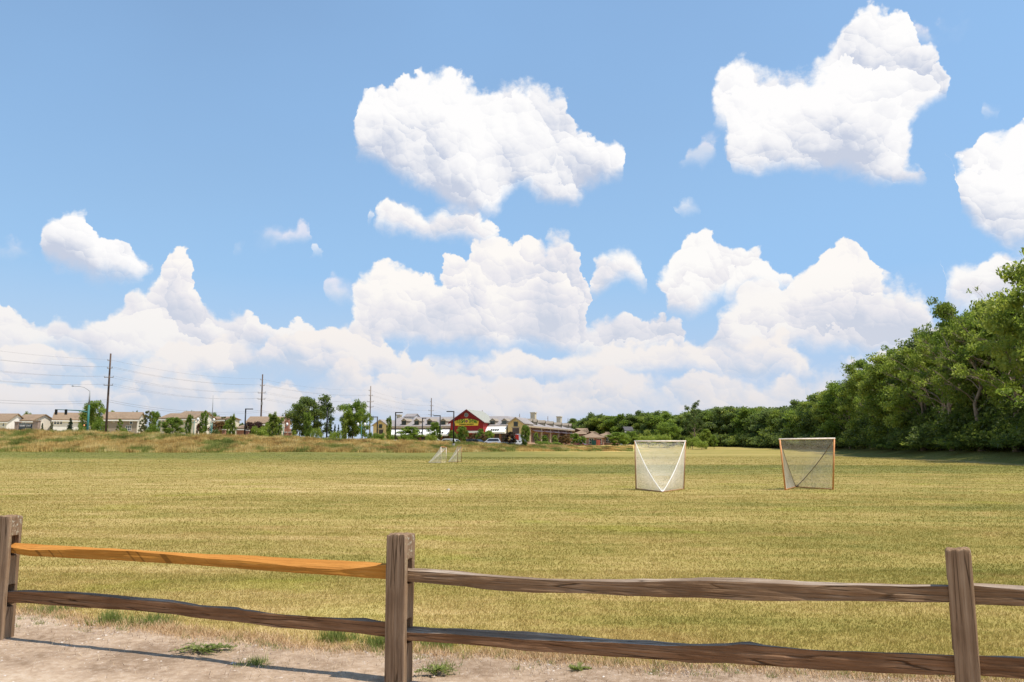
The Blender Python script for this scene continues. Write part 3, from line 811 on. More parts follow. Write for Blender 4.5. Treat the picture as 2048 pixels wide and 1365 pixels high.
def wood(name, dark, mid, light, along=0, grey=0.0, lichen=False, fresh=False):
    m, n, b = new_mat(name, 1.0, 0.0)
    c = coords(n)
    s = [9.0, 9.0, 9.0]; s[along] = 0.55
    sc = stretch(n, c, *s)
    w = n.noise(sc, 2.2, 6.0, 0.7, dist=0.6)
    w2 = n.noise(stretch(n, c, *[q * 3.5 if i != along else q for i, q in enumerate(s)]), 3.0, 4.0, 0.65)
    pat = n.noise(c, 2.6, 3.0, 0.55)
    f = (w - 0.5) * 1.1 + (w2 - 0.5) * 0.9 + (pat - 0.5) * 0.8 + 0.5
    col = n.ramp(f.clamp(), [(0.0, dark), (0.32, tuple(0.5 * (a + q) for a, q in zip(dark, mid))), (0.55, mid), (1.0, light)])
    g = n.node('ShaderNodeNewGeometry'); nx, ny, nz = n.sep(E(n, g.outputs['Normal']))
    if grey:        # tops weather to silver and charcoal
        topc = n.ramp(n.noise(sc, 1.5, 5.0, 0.75) + (n.noise(c, 1.3, 2.0, 0.5) - 0.5) * 0.5, [(0.30, (0.095, 0.070, 0.052)), (0.5, (0.27, 0.20, 0.145)), (0.70, (0.50, 0.42, 0.34))])
        col = n.mix(n.ss(nz, 0.35, 0.75) * grey, col, topc)
    if lichen:
        x, y, z = n.sep(c)
        k = n.ss(n.noise(c, 38.0, 4.0, 0.8), 0.52, 0.64) * n.ss(z + (pat - 0.5) * 0.5, 0.55, 0.95) * n.ss(nx + (pat - .5), 0.05, 0.6)
        col = n.mix(k * 0.85, col, n.ramp(n.noise(c, 9.0, 2.0, 0.5), [(0.35, (0.42, 0.36, 0.20)), (0.65, (0.55, 0.52, 0.42))]))
    if fresh:       # saw marks across the new rail
        x, y, z = n.sep(c)
        v = n.noise(n.xyz(x + z * 1.2, 0.0, 0.0), 11.0, 1.0, 0.5, '2D')
        k = n.ss(v, 0.60, 0.65) * (1.0 - n.ss(nz, 0.3, 0.6)) * (1.0 - n.ss(x, -1.6, -1.2))
        col = n.mix(n.ss(nz, 0.25, 0.6) * 0.45, col, (0.47, 0.20, 0.060))
        col = n.mix(k * 0.6, col, (0.15, 0.07, 0.02))
    # long checks and splits that open along the grain
    ck = [1.0, 1.0, 1.0]; ck = [0.5 if i == along else 16.0 for i in range(3)]
    cv = n.voro(stretch(n, c + 0.0, *ck) if False else stretch(n, c, *ck), 1.6, 1.0, 0.6, '3D', 'DISTANCE_TO_EDGE')
    crack = (1.0 - n.ss(E(n, cv.outputs['Distance']), 0.008, 0.045)) * n.ss(pat, 0.42, 0.60) * (0.2 if fresh else 0.75)
    col = n.mix(crack, col, tuple(q * 0.35 for q in dark))
    n.inp(b.inputs['Base Color'], col)
    bump(n, b, w + w2 * 0.6 - crack * 0.9, 0.8, 0.016)
    return m
M_old = wood('weathered brown wood', (0.100, 0.052, 0.026), (0.270, 0.168, 0.095), (0.45, 0.32, 0.21), 0, grey=0.9)
M_old2 = wood('weathered red brown wood', (0.090, 0.044, 0.022), (0.240, 0.130, 0.068), (0.39, 0.24, 0.14), 0, grey=0.95)
M_new = wood('fresh orange wood', (0.34, 0.135, 0.024), (0.50, 0.225, 0.045), (0.61, 0.305, 0.085), 0, fresh=True)
M_post = wood('weathered post wood', (0.120, 0.070, 0.040), (0.290, 0.195, 0.122), (0.45, 0.33, 0.23), 2, lichen=True)
M_post2 = wood('weathered right post wood', (0.125, 0.072, 0.040), (0.300, 0.198, 0.120), (0.46, 0.335, 0.22), 2, lichen=True)

def rail(stations, pa, pb, mat, label, seed, depth=0.085, xs_extra=(0.0, 0.0), zoff=0.0):
    """stations: (px, y of back top edge, y of front top edge, y of bottom) read along the rail"""
    st = np.array(stations, float)
    n = 220
    px = np.linspace(st[0, 0] , st[-1, 0], n)
    rng_ = np.random.default_rng(seed)
    rings = []
    for i, p in enumerate(px):
        yt, ye, yb = (np.interp(p, st[:, 0], st[:, k]) for k in (1, 2, 3))
        # forward distance where this column of view meets the fence line
        r = ray(p, yb); k = r.x / r.y
        d = pb - pa; t = (k * pa.y - pa.x) / (d.x - k * d.y)
        Yf = pa.y + d.y * t
        F0 = P(p, yb, Yf - depth * .4); F1 = P(p, ye, Yf - depth * .4); B1 = P(p, yt, Yf + depth * .6)
        B0 = Vector((B1.x, B1.y, F0.z + 0.012))
        if B1.z < F1.z - 0.03: B1.z = F1.z - 0.03
        prof = []
        for a, b_, m_ in ((F0, F1, 12), (F1, B1, 8), (B1, B0, 5), (B0, F0, 5)):
            for q in range(m_): prof.append(a.lerp(b_, q / m_))
        c = (F0 + F1 + B1 + B0) / 4
        ring = []
        for j, v in enumerate(prof):
            w = FI @ v
            nz_ = mnoise.noise((w.x * 1.6, w.y * 26 + seed, w.z * 26)) * 0.0055 + mnoise.noise((w.x * 7, w.y * 14 + seed, w.z * 14)) * 0.0045 + mnoise.noise((w.x * 3.0, w.y * 70, w.z * 70 + seed)) * 0.003
            ring.append(w + (w - FI @ c).normalized() * nz_)
        rings.append(ring)
    m_ = len(rings[0]); vs = [v for r in rings for v in r]
    fs = [(i * m_ + j, i * m_ + (j + 1) % m_, (i + 1) * m_ + (j + 1) % m_, (i + 1) * m_ + j) for i in range(n - 1) for j in range(m_)]
    fs += [tuple(range(m_))[::-1], tuple(range((n - 1) * m_, n * m_))]
    mb = MB(); mb.add(vs, fs)
    o = mb.build('rail', mat, fence, label=label)
    # keep long edges crisp, faces softly rounded
    return o
rail([(12, 1085, 1094, 1105), (28, 1086, 1096, 1107), (60, 1088, 1101, 1113), (150, 1093, 1099, 1117), (260, 1100, 1102, 1122), (400, 1107.5, 1116, 1131.5), (500, 1111, 1123, 1139), (600, 1117, 1135, 1147.5), (680, 1122, 1140, 1152), (740, 1125.5, 1134, 1156), (776, 1128, 1130, 1158), (800, 1129, 1131, 1160)],
     pL, pM, M_new, 'new bright orange upper rail of the left span', 1)
rail([(5, 1182, 1184, 1204), (18, 1181, 1184, 1206), (60, 1180, 1184, 1208), (150, 1184, 1187, 1214), (260, 1193, 1200, 1221), (340, 1200, 1205, 1228), (370, 1204, 1209, 1232), (400, 1211, 1214, 1236.5), (475, 1214.5, 1219, 1244), (490, 1219, 1222, 1246), (550, 1228, 1229, 1255), (650, 1235, 1236, 1261), (700, 1236, 1241, 1264), (730, 1237, 1243, 1268), (776, 1244, 1245, 1276), (800, 1246, 1248, 1278)],
     pL, pM, M_old2, 'weathered lower rail of the left span', 2)
rail([(806, 1134, 1140, 1162), (822, 1136, 1142, 1164), (900, 1141, 1148, 1171), (1000, 1150, 1155, 1182), (1070, 1155, 1159.5, 1186), (1150, 1158, 1163, 1187), (1250, 1158.6, 1165, 1192), (1330, 1158, 1164, 1195), (1400, 1155.5, 1163, 1196), (1450, 1154.6, 1163, 1198.6), (1520, 1157, 1166, 1201), (1640, 1164, 1171, 1202), (1760, 1167.6, 1172.5, 1203), (1870, 1169, 1173, 1204.5), (1910, 1170, 1174, 1206)],
     pM, pR, M_old, 'weathered upper rail between the middle and right posts', 3)
rail([(804, 1251, 1263, 1279), (818, 1253, 1266, 1281), (900, 1257, 1268.5, 1288), (1000, 1262, 1275.6, 1295), (1050, 1264, 1280, 1301), (1120, 1268.5, 1282.7, 1305), (1220, 1278.4, 1285.5, 1314), (1330, 1284, 1292, 1322), (1380, 1288, 1292, 1327), (1450, 1287, 1292, 1327), (1478, 1285, 1289, 1328), (1500, 1284, 1290, 1330), (1530, 1290, 1293, 1331), (1560, 1294, 1296, 1333), (1640, 1300, 1302, 1340.5), (1760, 1304.6, 1307, 1347), (1895, 1309.5, 1311, 1351), (1915, 1310, 1312, 1352)],
     pM, pR, M_old2, 'weathered lower rail between the middle and right posts, charcoal along its top', 4)
def project(p):
    r = Vector(p) - Vector((0, 0, CAM_H)); f = r.y * math.cos(PITCH) + r.z * math.sin(PITCH); u = -r.y * math.sin(PITCH) + r.z * math.cos(PITCH)
    return 1024 + FPX * r.x / f, 682.5 - FPX * u / f
def run_on(st, t_end, drop=0.0):
    """carry a rail on past its last measured station, level along the fence line, to the next post"""
    px, yt, ye, yb = st[-1]; d = pX - pR
    r = ray(px, yb); k = r.x / r.y; t0 = (k * pR.y - pR.x) / (d.x - k * d.y); Y0 = pR.y + d.y * t0
    zb, ze, zt = P(px, yb, Y0 - .034).z, P(px, ye, Y0 - .034).z, P(px, yt, Y0 + .051).z
    out = list(st)
    for i in range(1, 7):
        t = t0 + (t_end - t0) * i / 6; q = pR + d * t; s = -drop * (t - t0)
        a = project((q.x, q.y - .034, zb + s)); b = project((q.x, q.y - .034, ze + s)); c = project((q.x, q.y + .051, zt + s))
        out.append((a[0], c[1], b[1], a[1]))
    return out
rail(run_on([(1925, 1165, 1170, 1208), (1950, 1167.6, 1172.5, 1210), (1990, 1169, 1176, 1210.7), (2048, 1172.5, 1182, 1213)], 1.0, .03),
     pR, pX, M_old, 'pale-topped weathered upper rail right of the right post', 5)
rail(run_on([(1935, 1309, 1311, 1350), (1960, 1311, 1313, 1352), (2048, 1314, 1318, 1358)], 1.0, .02),
     pR, pX, M_old2, 'grey weathered lower rail right of the right post', 6)

def fence_post(px_mid, ytop, pos, wx, wy, yaw, slots, mat, label, seed, lean=0.0):
    """post with through mortises for the rails; slots are z ranges"""
    Ht = P(px_mid, ytop, pos.y).z
    mb = MB(); c = 0.035
    yb, yf = wy / 2, -wy / 2
    mb.box(-wx / 2, wx / 2, yf, -c, -0.35, Ht)
    mb.box(-wx / 2, wx / 2, c, yb, -0.35, Ht)
    zs = [-0.35] + [q for s in slots for q in s] + [Ht]
    for a, b in zip(zs[0::2], zs[1::2]): mb.box(-wx / 2, wx / 2, -c - .004, c + .004, a, b)
    o = mb.build('post', mat, fence, label=label)
    md = o.modifiers.new('r', 'REMESH'); md.mode = 'VOXEL'; md.voxel_size = 0.0075
    bpy.context.view_layer.update()
    dg = bpy.context.evaluated_depsgraph_get()
    me = bpy.data.meshes.new_from_object(o.evaluated_get(dg))
    o.modifiers.clear(); old = o.data; o.data = me; bpy.data.meshes.remove(old)
    nv = len(me.vertices); co = np.empty(nv * 3, np.float32); me.vertices.foreach_get('co', co); co = co.reshape(-1, 3)
    for i in range(nv):
        x, y, z = co[i]
        r = max(abs(x) / (wx / 2), abs(y) / (wy / 2))
        k = mnoise.noise((x * 22 + seed, y * 22, z * 1.1)) * 0.006 + mnoise.noise((x * 60, y * 60 + seed, z * 3.0)) * 0.0025
        s = 1 + k / max(math.hypot(x, y), .03)
        # rounded arrises, crumbling top
        cr = max(0.0, (min(abs(x) / (wx / 2), abs(y) / (wy / 2)) - 0.80)) / 0.20
        s -= 0.045 * cr * cr
        top = max(0.0, (z - (Ht - 0.03)) / 0.03)
        s -= 0.035 * top * top
        co[i, 0] = x * s; co[i, 1] = y * s
        if z > Ht - 0.02: co[i, 2] = z + mnoise.noise((x * 28, y * 28, seed)) * 0.012 - 0.10 * (x * x + y * y) / 0.02 * 0.12
    me.vertices.foreach_set('co', co.ravel()); me.update()
    loc = FI @ Vector((pos.x, pos.y, 0))
    o.location = loc; o.rotation_euler = (0, lean, yaw - F_ANG)
    return o
def zrange(px, y0, y1, Y): return (P(px, y1, Y).z, P(px, y0, Y).z)
fence_post(20, 1031, pL, 0.150, 0.135, R(-14), [zrange(40, 1168, 1212, pL.y), zrange(40, 1071, 1110, pL.y)], M_post, 'left post holding the new orange rail', 11)
fence_post(800, 1067, pM, 0.152, 0.150, R(-19), [zrange(828, 1236, 1284, pM.y), zrange(828, 1117, 1166, pM.y)], M_post, 'middle post with pale lichen on its right side', 12)
fence_post(1915, 1097, pR, 0.125, 0.125, R(-27), [zrange(1900, 1302, 1355, pR.y), zrange(1900, 1162, 1208, pR.y)], M_post2, 'flat-topped right post', 13, lean=R(-0.6))
fence_post(*project((pX.x, pX.y, 1.03)), pX, 0.13, 0.13, R(-17), [(0.2, 0.33), (0.6, 0.74)], M_post2, 'outermost post of the right end', 14)

# ------------------------------------------------------------------ lacrosse goals
M_goal = plain('faded orange paint', (0.58, 0.25, 0.085), 0.5, 0.25, 9.0)
M_goal_w = plain('paint bleached white', (0.78, 0.66, 0.56), 0.5, 0.2, 9.0)
M_goal_t = plain('dull tan orange paint', (0.42, 0.225, 0.105), 0.6, 0.3, 9.0)
M_goal_b = plain('worn brown paint', (0.30, 0.17, 0.09), 0.6, 0.3, 9.0)
M_net = plain('white net cord', (0.74, 0.68, 0.57), 0.8, 0.1, 3.0)
M_net_g = plain('weathered grey net cord', (0.58, 0.53, 0.44), 0.8, 0.15, 3.0)
M_cord = plain('white lacing rope', (0.88, 0.87, 0.84), 0.7, 0.05, 3.0)
M_cord_g = plain('dark lacing rope', (0.17, 0.13, 0.10), 0.7, 0.1, 3.0)
def goal(pa, pb, top_a, top_b, apex, frame_m, bar_m, net_m, cord_m, label, th=0.0042, step=0.045, rope=0.016, sag=0.22, droop=0.05, group='lacrosse goals on the field'):
    """pa, pb: feet of the two posts; top_a, top_b: heads; apex: where the net is pegged"""
    o = (pa + pb) / 2
    root = thing('lacrosse_goal', (o.x, o.y, o.z), label, 'lacrosse goal', group)
    L = lambda v: Vector(v) - o
    pa, pb, ta, tb, ap = map(L, (pa, pb, top_a, top_b, apex))
    for f_, t_ in ((pa, ta), (pb, tb)): MB().tube([f_ - Vector((0, 0, .02)), t_], 0.030, 10).build('post', frame_m, root, True)
    ex = (tb - ta).normalized() * 0.03
    MB().tube([ta - ex, tb + ex], 0.031, 10).build('crossbar', bar_m, root, True)
    b = MB()
    for f_ in (pa, pb): b.tube([f_ + Vector((0, 0, .025)), (f_ * .5 + ap * .5) + Vector((0, 0, .02)), ap + Vector((0, 0, .02))], 0.018, 6)
    b.build('ground_bar', frame_m, root, True)
    net = MB()
    def surf(P0, P1, Q, nu, nv, kind):
        """threads over the triangle-like patch between edge P0-P1 and the apex Q"""
        grid = []
        for j in range(nv + 1):
            t = j / nv; row = []
            for i in range(nu + 1):
                s = i / nu
                e = P0.lerp(P1, s)
                if kind == 'top':
                    scal = -droop * abs(math.sin(s * math.pi * 3.5)) * (1 - t) ** 4
                    v = e.lerp(Q, t) + Vector((0, 0, scal - sag * 2.6 * t * (1 - t) * (1 - .3 * t)))
                else:
                    v = e.lerp(Q, t); v.z -= sag * 2.6 * t * (1 - t) * (1 - .3 * t) * s
                v.z = max(v.z, 0.02)
                row.append(v)
            grid.append(row)
        return grid
    def ribbon(pts, w):
        net.tube(pts, w, 3, False)
    mid = Q = ap
    gt = surf(ta, tb, ap, int((tb - ta).length / step), 30, 'top')
    gl = surf(pa, ta, ap, int((ta - pa).length / step), 30, 'side')
    gr = surf(pb, tb, ap, int((tb - pb).length / step), 30, 'side')
    for g in (gt, gl, gr):
        nu = len(g[0]) - 1
        for i in range(nu + 1):
            stop = 31 if i % 4 == 0 else (25 if i % 2 == 0 else 19)
            net.tube([g[j][i] for j in range(0, min(stop, 31), 2)], th, 3, False)
        n_cross = int((ap - (ta + pa) / 2).length / step)
        for c in range(1, n_cross):
            t = c / n_cross * 30; j = int(t); fr = t - j
            net.tube([g[j][i].lerp(g[min(j + 1, 30)][i], fr) for i in range(0, nu + 1, 2)] + ([g[j][nu]] if nu % 2 else []), th, 3, False)
    net.build('net', net_m, root)
    for g in (gl, gr):
        MB().tube([r[-1] + Vector((0, 0, .004)) for r in g], rope, 6).build('rope', cord_m, root, True)
    return root, gt
def gp(px, py, Y, z=None):
    p = P(px, py, Y); p.z = z1(p.x, p.y) if z is None else z; return p
D1 = 31.2
a, b = gp(1272.5, 979, D1), gp(1367, 979, D1)
goal(a, b, P(1270, 883, D1), P(1370.5, 883, D1), gp(1325, 985, D1 - 2.1), M_goal_t, M_goal_w, M_net, M_cord, 'lacrosse goal seen from behind, with a bright white net and white V ropes', 0.0036, 0.046, 0.011, 0.34)
D2 = 30.8
a, b = gp(1571, 981, D2 - .15), gp(1666, 980, D2 + .15)
goal(a, b, P(1559.5, 879, D2 - .15), P(1668.5, 877.5, D2 + .15), gp(1592, 976, D2 + 2.0), M_goal, M_goal_w, M_net_g, M_cord_g, 'orange lacrosse goal with a leaning left post, grey net behind it', 0.0036, 0.050, 0.017, 0.20, 0.0)
D3, D4 = 82.0, 84.0
a, b = gp(882, 926, D3 - .85), gp(892.5, 925, D3 + .85)
goal(a, b, P(882, 894, D3 - .85), P(892.5, 895, D3 + .85), gp(857, 925, D3 - .2), M_goal_w, M_goal, M_net, M_cord, 'distant pale lacrosse goal seen edge-on, left of the pair below the store', 0.0048, 0.10, 0.02, 0.2, 0)
a, b = gp(915.5, 926, D4 - .85), gp(922.5, 925, D4 + .85)
goal(a, b, P(915.5, 893, D4 - .85), P(922.5, 893.5, D4 + .85), gp(896, 925, D4), M_goal_b, M_goal_b, M_net, M_cord, 'distant brown-framed lacrosse goal seen edge-on, right of the pair below the store', 0.0048, 0.10, 0.02, 0.2, 0)
# ------------------------------------------------------------------ trees
M_bark = plain('grey brown bark', (0.24, 0.185, 0.14), 0.95, 0.35, 3.0, 0.1)
M_bark_d = plain('dark bark', (0.075, 0.058, 0.045), 0.95, 0.35, 3.0, 0.1)
LF_wood = leafmat('woodland leaf', (0.054, 0.082, 0.016), (0.205, 0.255, 0.040), (0.460, 0.490, 0.100))
LF_shade = leafmat('shade-dark undergrowth leaf', (0.020, 0.034, 0.010), (0.068, 0.096, 0.022), (0.170, 0.205, 0.045))  # darker leaf colour, with the shade at the wood's foot painted in
LF_far = leafmat('far woodland leaf', (0.060, 0.090, 0.030), (0.140, 0.190, 0.055), (0.270, 0.320, 0.105))
LF_lime = leafmat('lime leaf', (0.120, 0.160, 0.022), (0.260, 0.320, 0.045), (0.420, 0.470, 0.095))
LF_mid = leafmat('maple leaf', (0.050, 0.088, 0.014), (0.155, 0.225, 0.030), (0.320, 0.400, 0.070))
LF_dark = leafmat('dark elm leaf', (0.036, 0.058, 0.020), (0.100, 0.138, 0.040), (0.210, 0.250, 0.085))
LF_con = leafmat('spruce needle', (0.010, 0.024, 0.014), (0.034, 0.062, 0.032), (0.075, 0.115, 0.055), 0.15)
LF_olive = leafmat('sparse brownish needle', (0.050, 0.055, 0.020), (0.115, 0.120, 0.045), (0.190, 0.180, 0.080), 0.2)
LF_purple = leafmat('purple plum leaf', (0.022, 0.008, 0.012), (0.060, 0.020, 0.028), (0.120, 0.045, 0.050), 0.25)
LF_red = leafmat('reddish leaf', (0.090, 0.035, 0.018), (0.190, 0.085, 0.040), (0.290, 0.150, 0.075), 0.3)
LF_grey = leafmat('grey green leaf', (0.045, 0.075, 0.045), (0.100, 0.150, 0.090), (0.180, 0.240, 0.150), 0.3)

def leaf_cloud(centers, radii, counts, size, rs, flat=0.75, tone=None, droop=0.0):
    P_, S_, T_ = [], [], []
    for i, (c, r, k) in enumerate(zip(centers, radii, counts)):
        k = int(k)
        d = rs.normal(size=(k, 3)); d /= np.linalg.norm(d, axis=1)[:, None] + 1e-6
        rr = r * rs.random(k) ** 0.45
        p = c + d * rr[:, None] * np.array([1, 1, flat])
        p[:, 2] -= droop * rr * rs.random(k)
        P_.append(p)
        b = rs.random() if tone is None else tone[i]
        T_.append(np.clip(0.10 + 0.55 * b + 0.35 * rs.random(k), 0, 1))
    p = np.concatenate(P_); t = np.concatenate(T_); n = len(p)
    # leaf planes: mostly facing up and outwards
    nrm = rs.normal(size=(n, 3)) * 0.75 + np.array([0, 0, 0.75]); nrm /= np.linalg.norm(nrm, axis=1)[:, None]
    a = np.cross(nrm, rs.normal(size=(n, 3))); a /= np.linalg.norm(a, axis=1)[:, None] + 1e-6
    b = np.cross(nrm, a)
    s = size * rs.uniform(.6, 1.35, n)[:, None]
    q = np.stack([p - a * s, p - b * s * .55, p + a * s, p + b * s * .55], 1)
    return q, t

def skeleton(rs, H, rad, profile, n_limb, start, trunk_r, sub=5, up=0.55, wob=0.04, two=False):
    """returns bark MB and list of (tip, radius) clumps"""
    mb = MB(); cl = []
    tp = [Vector((0, 0, -.2))]
    for i in range(1, 9):
        t = i / 8; tp.append(Vector((rs.normal() * wob * H * t, rs.normal() * wob * H * t, H * 0.9 * t)))
    rr = [trunk_r * (1 - .88 * i / 8) for i in range(9)]; rr[0] *= 1.35
    mb.tube(tp, rr, 7)
    def at(t):
        k = min(7, int(t * 8)); return tp[k].lerp(tp[k + 1], t * 8 - k)
    a = rs.uniform(0, 6.28)
    for i in range(n_limb):
        t = start + (0.98 - start) * (i + rs.random() * .8) / n_limb
        a += 2.4 + rs.normal() * .3
        base = at(min(t, .99)); L = rad * profile(t) * rs.uniform(.72, 1.12)
        d = Vector((math.cos(a), math.sin(a), 0)); pts = [base]
        for k in range(1, 5):
            u = k / 4
            pts.append(base + d * L * u + Vector((rs.normal() * .05 * L, rs.normal() * .05 * L, L * up * u * (1.1 - .35 * u))))
        r0 = max(.012, trunk_r * .36 * (1.1 - t))
        mb.tube(pts, [r0, r0 * .8, r0 * .6, r0 * .4, r0 * .2], 5, False)
        for s in range(sub):
            u = rs.uniform(.28, 1.0); k = min(3, int(u * 4)); q = pts[k].lerp(pts[k + 1], u * 4 - k)
            b = a + rs.normal() * .9; l = L * rs.uniform(.18, .42)
            e = q + Vector((math.cos(b) * l, math.sin(b) * l, l * rs.uniform(-.15, .8)))
            mb.tube([q, q.lerp(e, .5) + Vector((0, 0, .06 * l)), e], [r0 * .35, r0 * .22, r0 * .1], 4, False)
            cl.append((np.array(e), l))
        cl.append((np.array(pts[-1]), L * .3))
    cl.append((np.array(tp[-1]), rad * .25))
    return mb, cl

KIND = {}
def variants(kind):
    """unit trees, 10 m tall, built once; later trees are scaled copies sharing the mesh"""
    if kind in KIND: return KIND[kind]
    out = []
    spec = dict(
        # H, radius, profile, limbs, start, trunk r, sub, up, leaves, leaf size, clump r, flat, bark, leaf
        broad=dict(n=4, rad=4.2, pf=lambda t: math.sin(min(1, (t - .1) * 1.15) * 2.7) ** .7 if t > .1 else .2, nl=17, st=.2, tr=.24, sub=6, up=.6, N=9000, ls=.20, cr=1.05, fl=.7, bark=M_bark_d, leaf=LF_mid),
        wood=dict(n=5, rad=3.9, pf=lambda t: (.75 + .35 * math.sin(t * 3.0)) * (1.1 - .45 * t), nl=17, st=.14, tr=.20, sub=7, up=.6, N=12500, ls=.15, cr=1.15, fl=.38, bark=M_bark, leaf=LF_wood),
        open=dict(n=4, rad=4.6, pf=lambda t: (.85 + .3 * math.sin(t * 3.0)) * (1.1 - .42 * t), nl=13, st=.20, tr=.36, sub=8, up=.62, N=10000, ls=.13, cr=.80, fl=.42, bark=M_bark, leaf=LF_wood),
        far=dict(n=4, rad=3.8, pf=lambda t: (.8 + .3 * math.sin(t * 3.0)) * (1.1 - .4 * t), nl=15, st=.05, tr=.2, sub=5, up=.55, N=7000, ls=.25, cr=1.45, fl=.5, bark=M_bark_d, leaf=LF_far),
        column=dict(n=3, rad=1.35, pf=lambda t: .75 + .5 * math.sin(t * 3.0), nl=26, st=.06, tr=.12, sub=4, up=1.5, N=7000, ls=.20, cr=.62, fl=1.3, bark=M_bark, leaf=LF_mid),
        young=dict(n=3, rad=3.0, pf=lambda t: math.sin(min(1, t * 1.05) * 2.9) ** .8, nl=16, st=.16, tr=.14, sub=5, up=.7, N=5200, ls=.26, cr=1.1, fl=.7, bark=M_bark, leaf=LF_mid),
        round=dict(n=3, rad=3.4, pf=lambda t: math.sin(min(1, t * 1.02 + .08) * 2.85) ** .6, nl=20, st=.08, tr=.2, sub=6, up=.6, N=10000, ls=.22, cr=1.15, fl=.7, bark=M_bark_d, leaf=LF_mid),
        sparse=dict(n=2, rad=3.2, pf=lambda t: 1.1 - t * .7, nl=20, st=.12, tr=.13, sub=5, up=.35, N=4200, ls=.19, cr=.65, fl=.5, bark=M_bark, leaf=LF_olive),
        shrub=dict(n=4, rad=7.5, pf=lambda t: (1.1 - .5 * t), nl=16, st=.04, tr=.2, sub=5, up=.45, N=3200, ls=.42, cr=2.0, fl=.8, bark=M_bark_d, leaf=LF_mid))
    if kind == 'spruce' or kind == 'pine':
        for v in range(2):
            rs = np.random.default_rng(50 + v); mb = MB(); mb.tube([(0, 0, -.2), (0, 0, 9.8)], [.16, .02], 6)
            C, Rd = [], []
            for i in range(150 if kind == 'spruce' else 90):
                t = rs.random() ** .8; z = .5 + 9.3 * t; r = 2.5 * (1 - t) ** .85 * rs.uniform(.7, 1.1) + .08; a = rs.uniform(0, 6.28)
                if i % 3 == 0: mb.tube([(0, 0, z), (math.cos(a) * r, math.sin(a) * r, z - .18 * r)], [.03, .008], 3, False)
                for u in (.35, .65, .95): C.append(np.array([math.cos(a) * r * u, math.sin(a) * r * u, z - .15 * r * u])); Rd.append(.22 + .16 * (1 - t))
            q, t = leaf_cloud(C, Rd, [22] * len(C), .15, rs, .45, droop=.3)
            out.append((mb, q, t, M_bark_d, LF_con))
    elif kind == 'bare':
        for v in range(3):
            rs = np.random.default_rng(70 + v)
            mb, cl = skeleton(rs, 10, 3.0, lambda t: 1.0 - .4 * t, 18, .3, .20, 9, 1.0, .035)
            C = [c for c, l in cl][::9]
            q, t = leaf_cloud(C, [.3] * len(C), [12] * len(C), .12, rs)
            out.append((mb, q, t, M_bark, LF_lime))
    else:
        s = spec[kind]
        for v in range(s['n']):
            rs = np.random.default_rng(100 + v * 13 + sum(map(ord, kind)))
            mb, cl = skeleton(rs, 10 if kind != 'shrub' else 8, s['rad'], s['pf'], s['nl'], s['st'], s['tr'], s['sub'], s['up'])
            C = [c for c, l in cl]; Rd = [s['cr'] * rs.uniform(.6, 1.25) for _ in cl]
            w = np.array(Rd) ** 2; cnt = s['N'] * w / w.sum()
            q, t = leaf_cloud(C, Rd, cnt, s['ls'], rs, s['fl'])
            zmax = q[:, :, 2].max(); q = q * (10.0 / zmax); q[:, :, 2] = np.maximum(q[:, :, 2], .05)
            mb.v = [tuple(c * 10.0 / zmax for c in p) for p in mb.v]
            out.append((mb, q, t, s['bark'], s['leaf']))
    res = []
    for mb, q, t, bm, lm in out:
        me = bpy.data.meshes.new('trunk'); me.from_pydata(mb.v, [], mb.f); me.materials.append(bm)
        me.polygons.foreach_set('use_smooth', [True] * len(me.polygons)); me.update()
        cm = np_mesh('crown', q, 4, lm, t)
        w = float(np.percentile(np.abs(q[:, :, 0]), 98))
        res.append((me, cm, w))
    KIND[kind] = res
    return res

_tn = [0]
def tree(px, ytop, Y, kind, label, width=None, leaf=None, name=None, cat='tree', group=None, v=None, base=None, ytopz=None, bark=None):
    """tree rooted on the terrain at (px, Y), reaching the height seen at ytop; width in photo pixels"""
    _tn[0] += 1; i = _tn[0]
    b = P(px, 890, Y); b.z = z1(b.x, b.y) - .05
    H = P(px, ytop, Y).z - b.z
    vs = variants(kind); tm, cm, w = vs[(i if v is None else v) % len(vs)]
    sz = H / 10.0
    sx = sz if width is None else (width / FPX * Y) / (2 * w)
    name = name or {'spruce': 'spruce_tree', 'pine': 'pine_tree', 'shrub': 'shrub', 'column': 'columnar_tree', 'bare': 'bare_tree', 'young': 'young_tree', 'round': 'leafy_tree'}.get(kind, 'leafy_tree')
    root = thing(name, b, label, cat, group, rz=(i * 1.7) % 6.28)
    root.scale = (sx, sx, sz)
    for nm, me, mt in (('trunk', tm, bark), ('crown', cm, leaf)):
        o = link(nm, me, root)
        if mt:
            o.material_slots[0].link = 'OBJECT'; o.material_slots[0].material = mt
    return root

rr_ = random.Random(4)
# --- the wood at the right: front row follows the top of the grass bank
def bank_y(px): return float(np.interp(px, [1140, 1250, 1400, 1500, 1600, 1680, 1750, 1850, 1950, 2048, 2200, 2400, 2900], [305, 285, 262, 240, 208, 178, 150, 121, 101, 88, 70, 57, 42]))
def skyline(px): return float(np.interp(px, [1136, 1155, 1180, 1190, 1205, 1240, 1258, 1275, 1305, 1330, 1350, 1372, 1400, 1420, 1440, 1460, 1485, 1525, 1545, 1575, 1605, 1630, 1650, 1690, 1715, 1735, 1760, 1800, 1830, 1860, 1890, 1915, 1950, 1985, 2020, 2060, 2100, 2400, 2900],
                                            [845, 833, 838, 828, 832, 826, 826, 826, 820, 826, 829, 822, 811, 812, 812, 812, 815, 812, 807, 813, 806, 790, 782, 765, 738, 718, 708, 700, 682, 672, 645, 612, 592, 588, 590, 590, 590, 540, 420]))
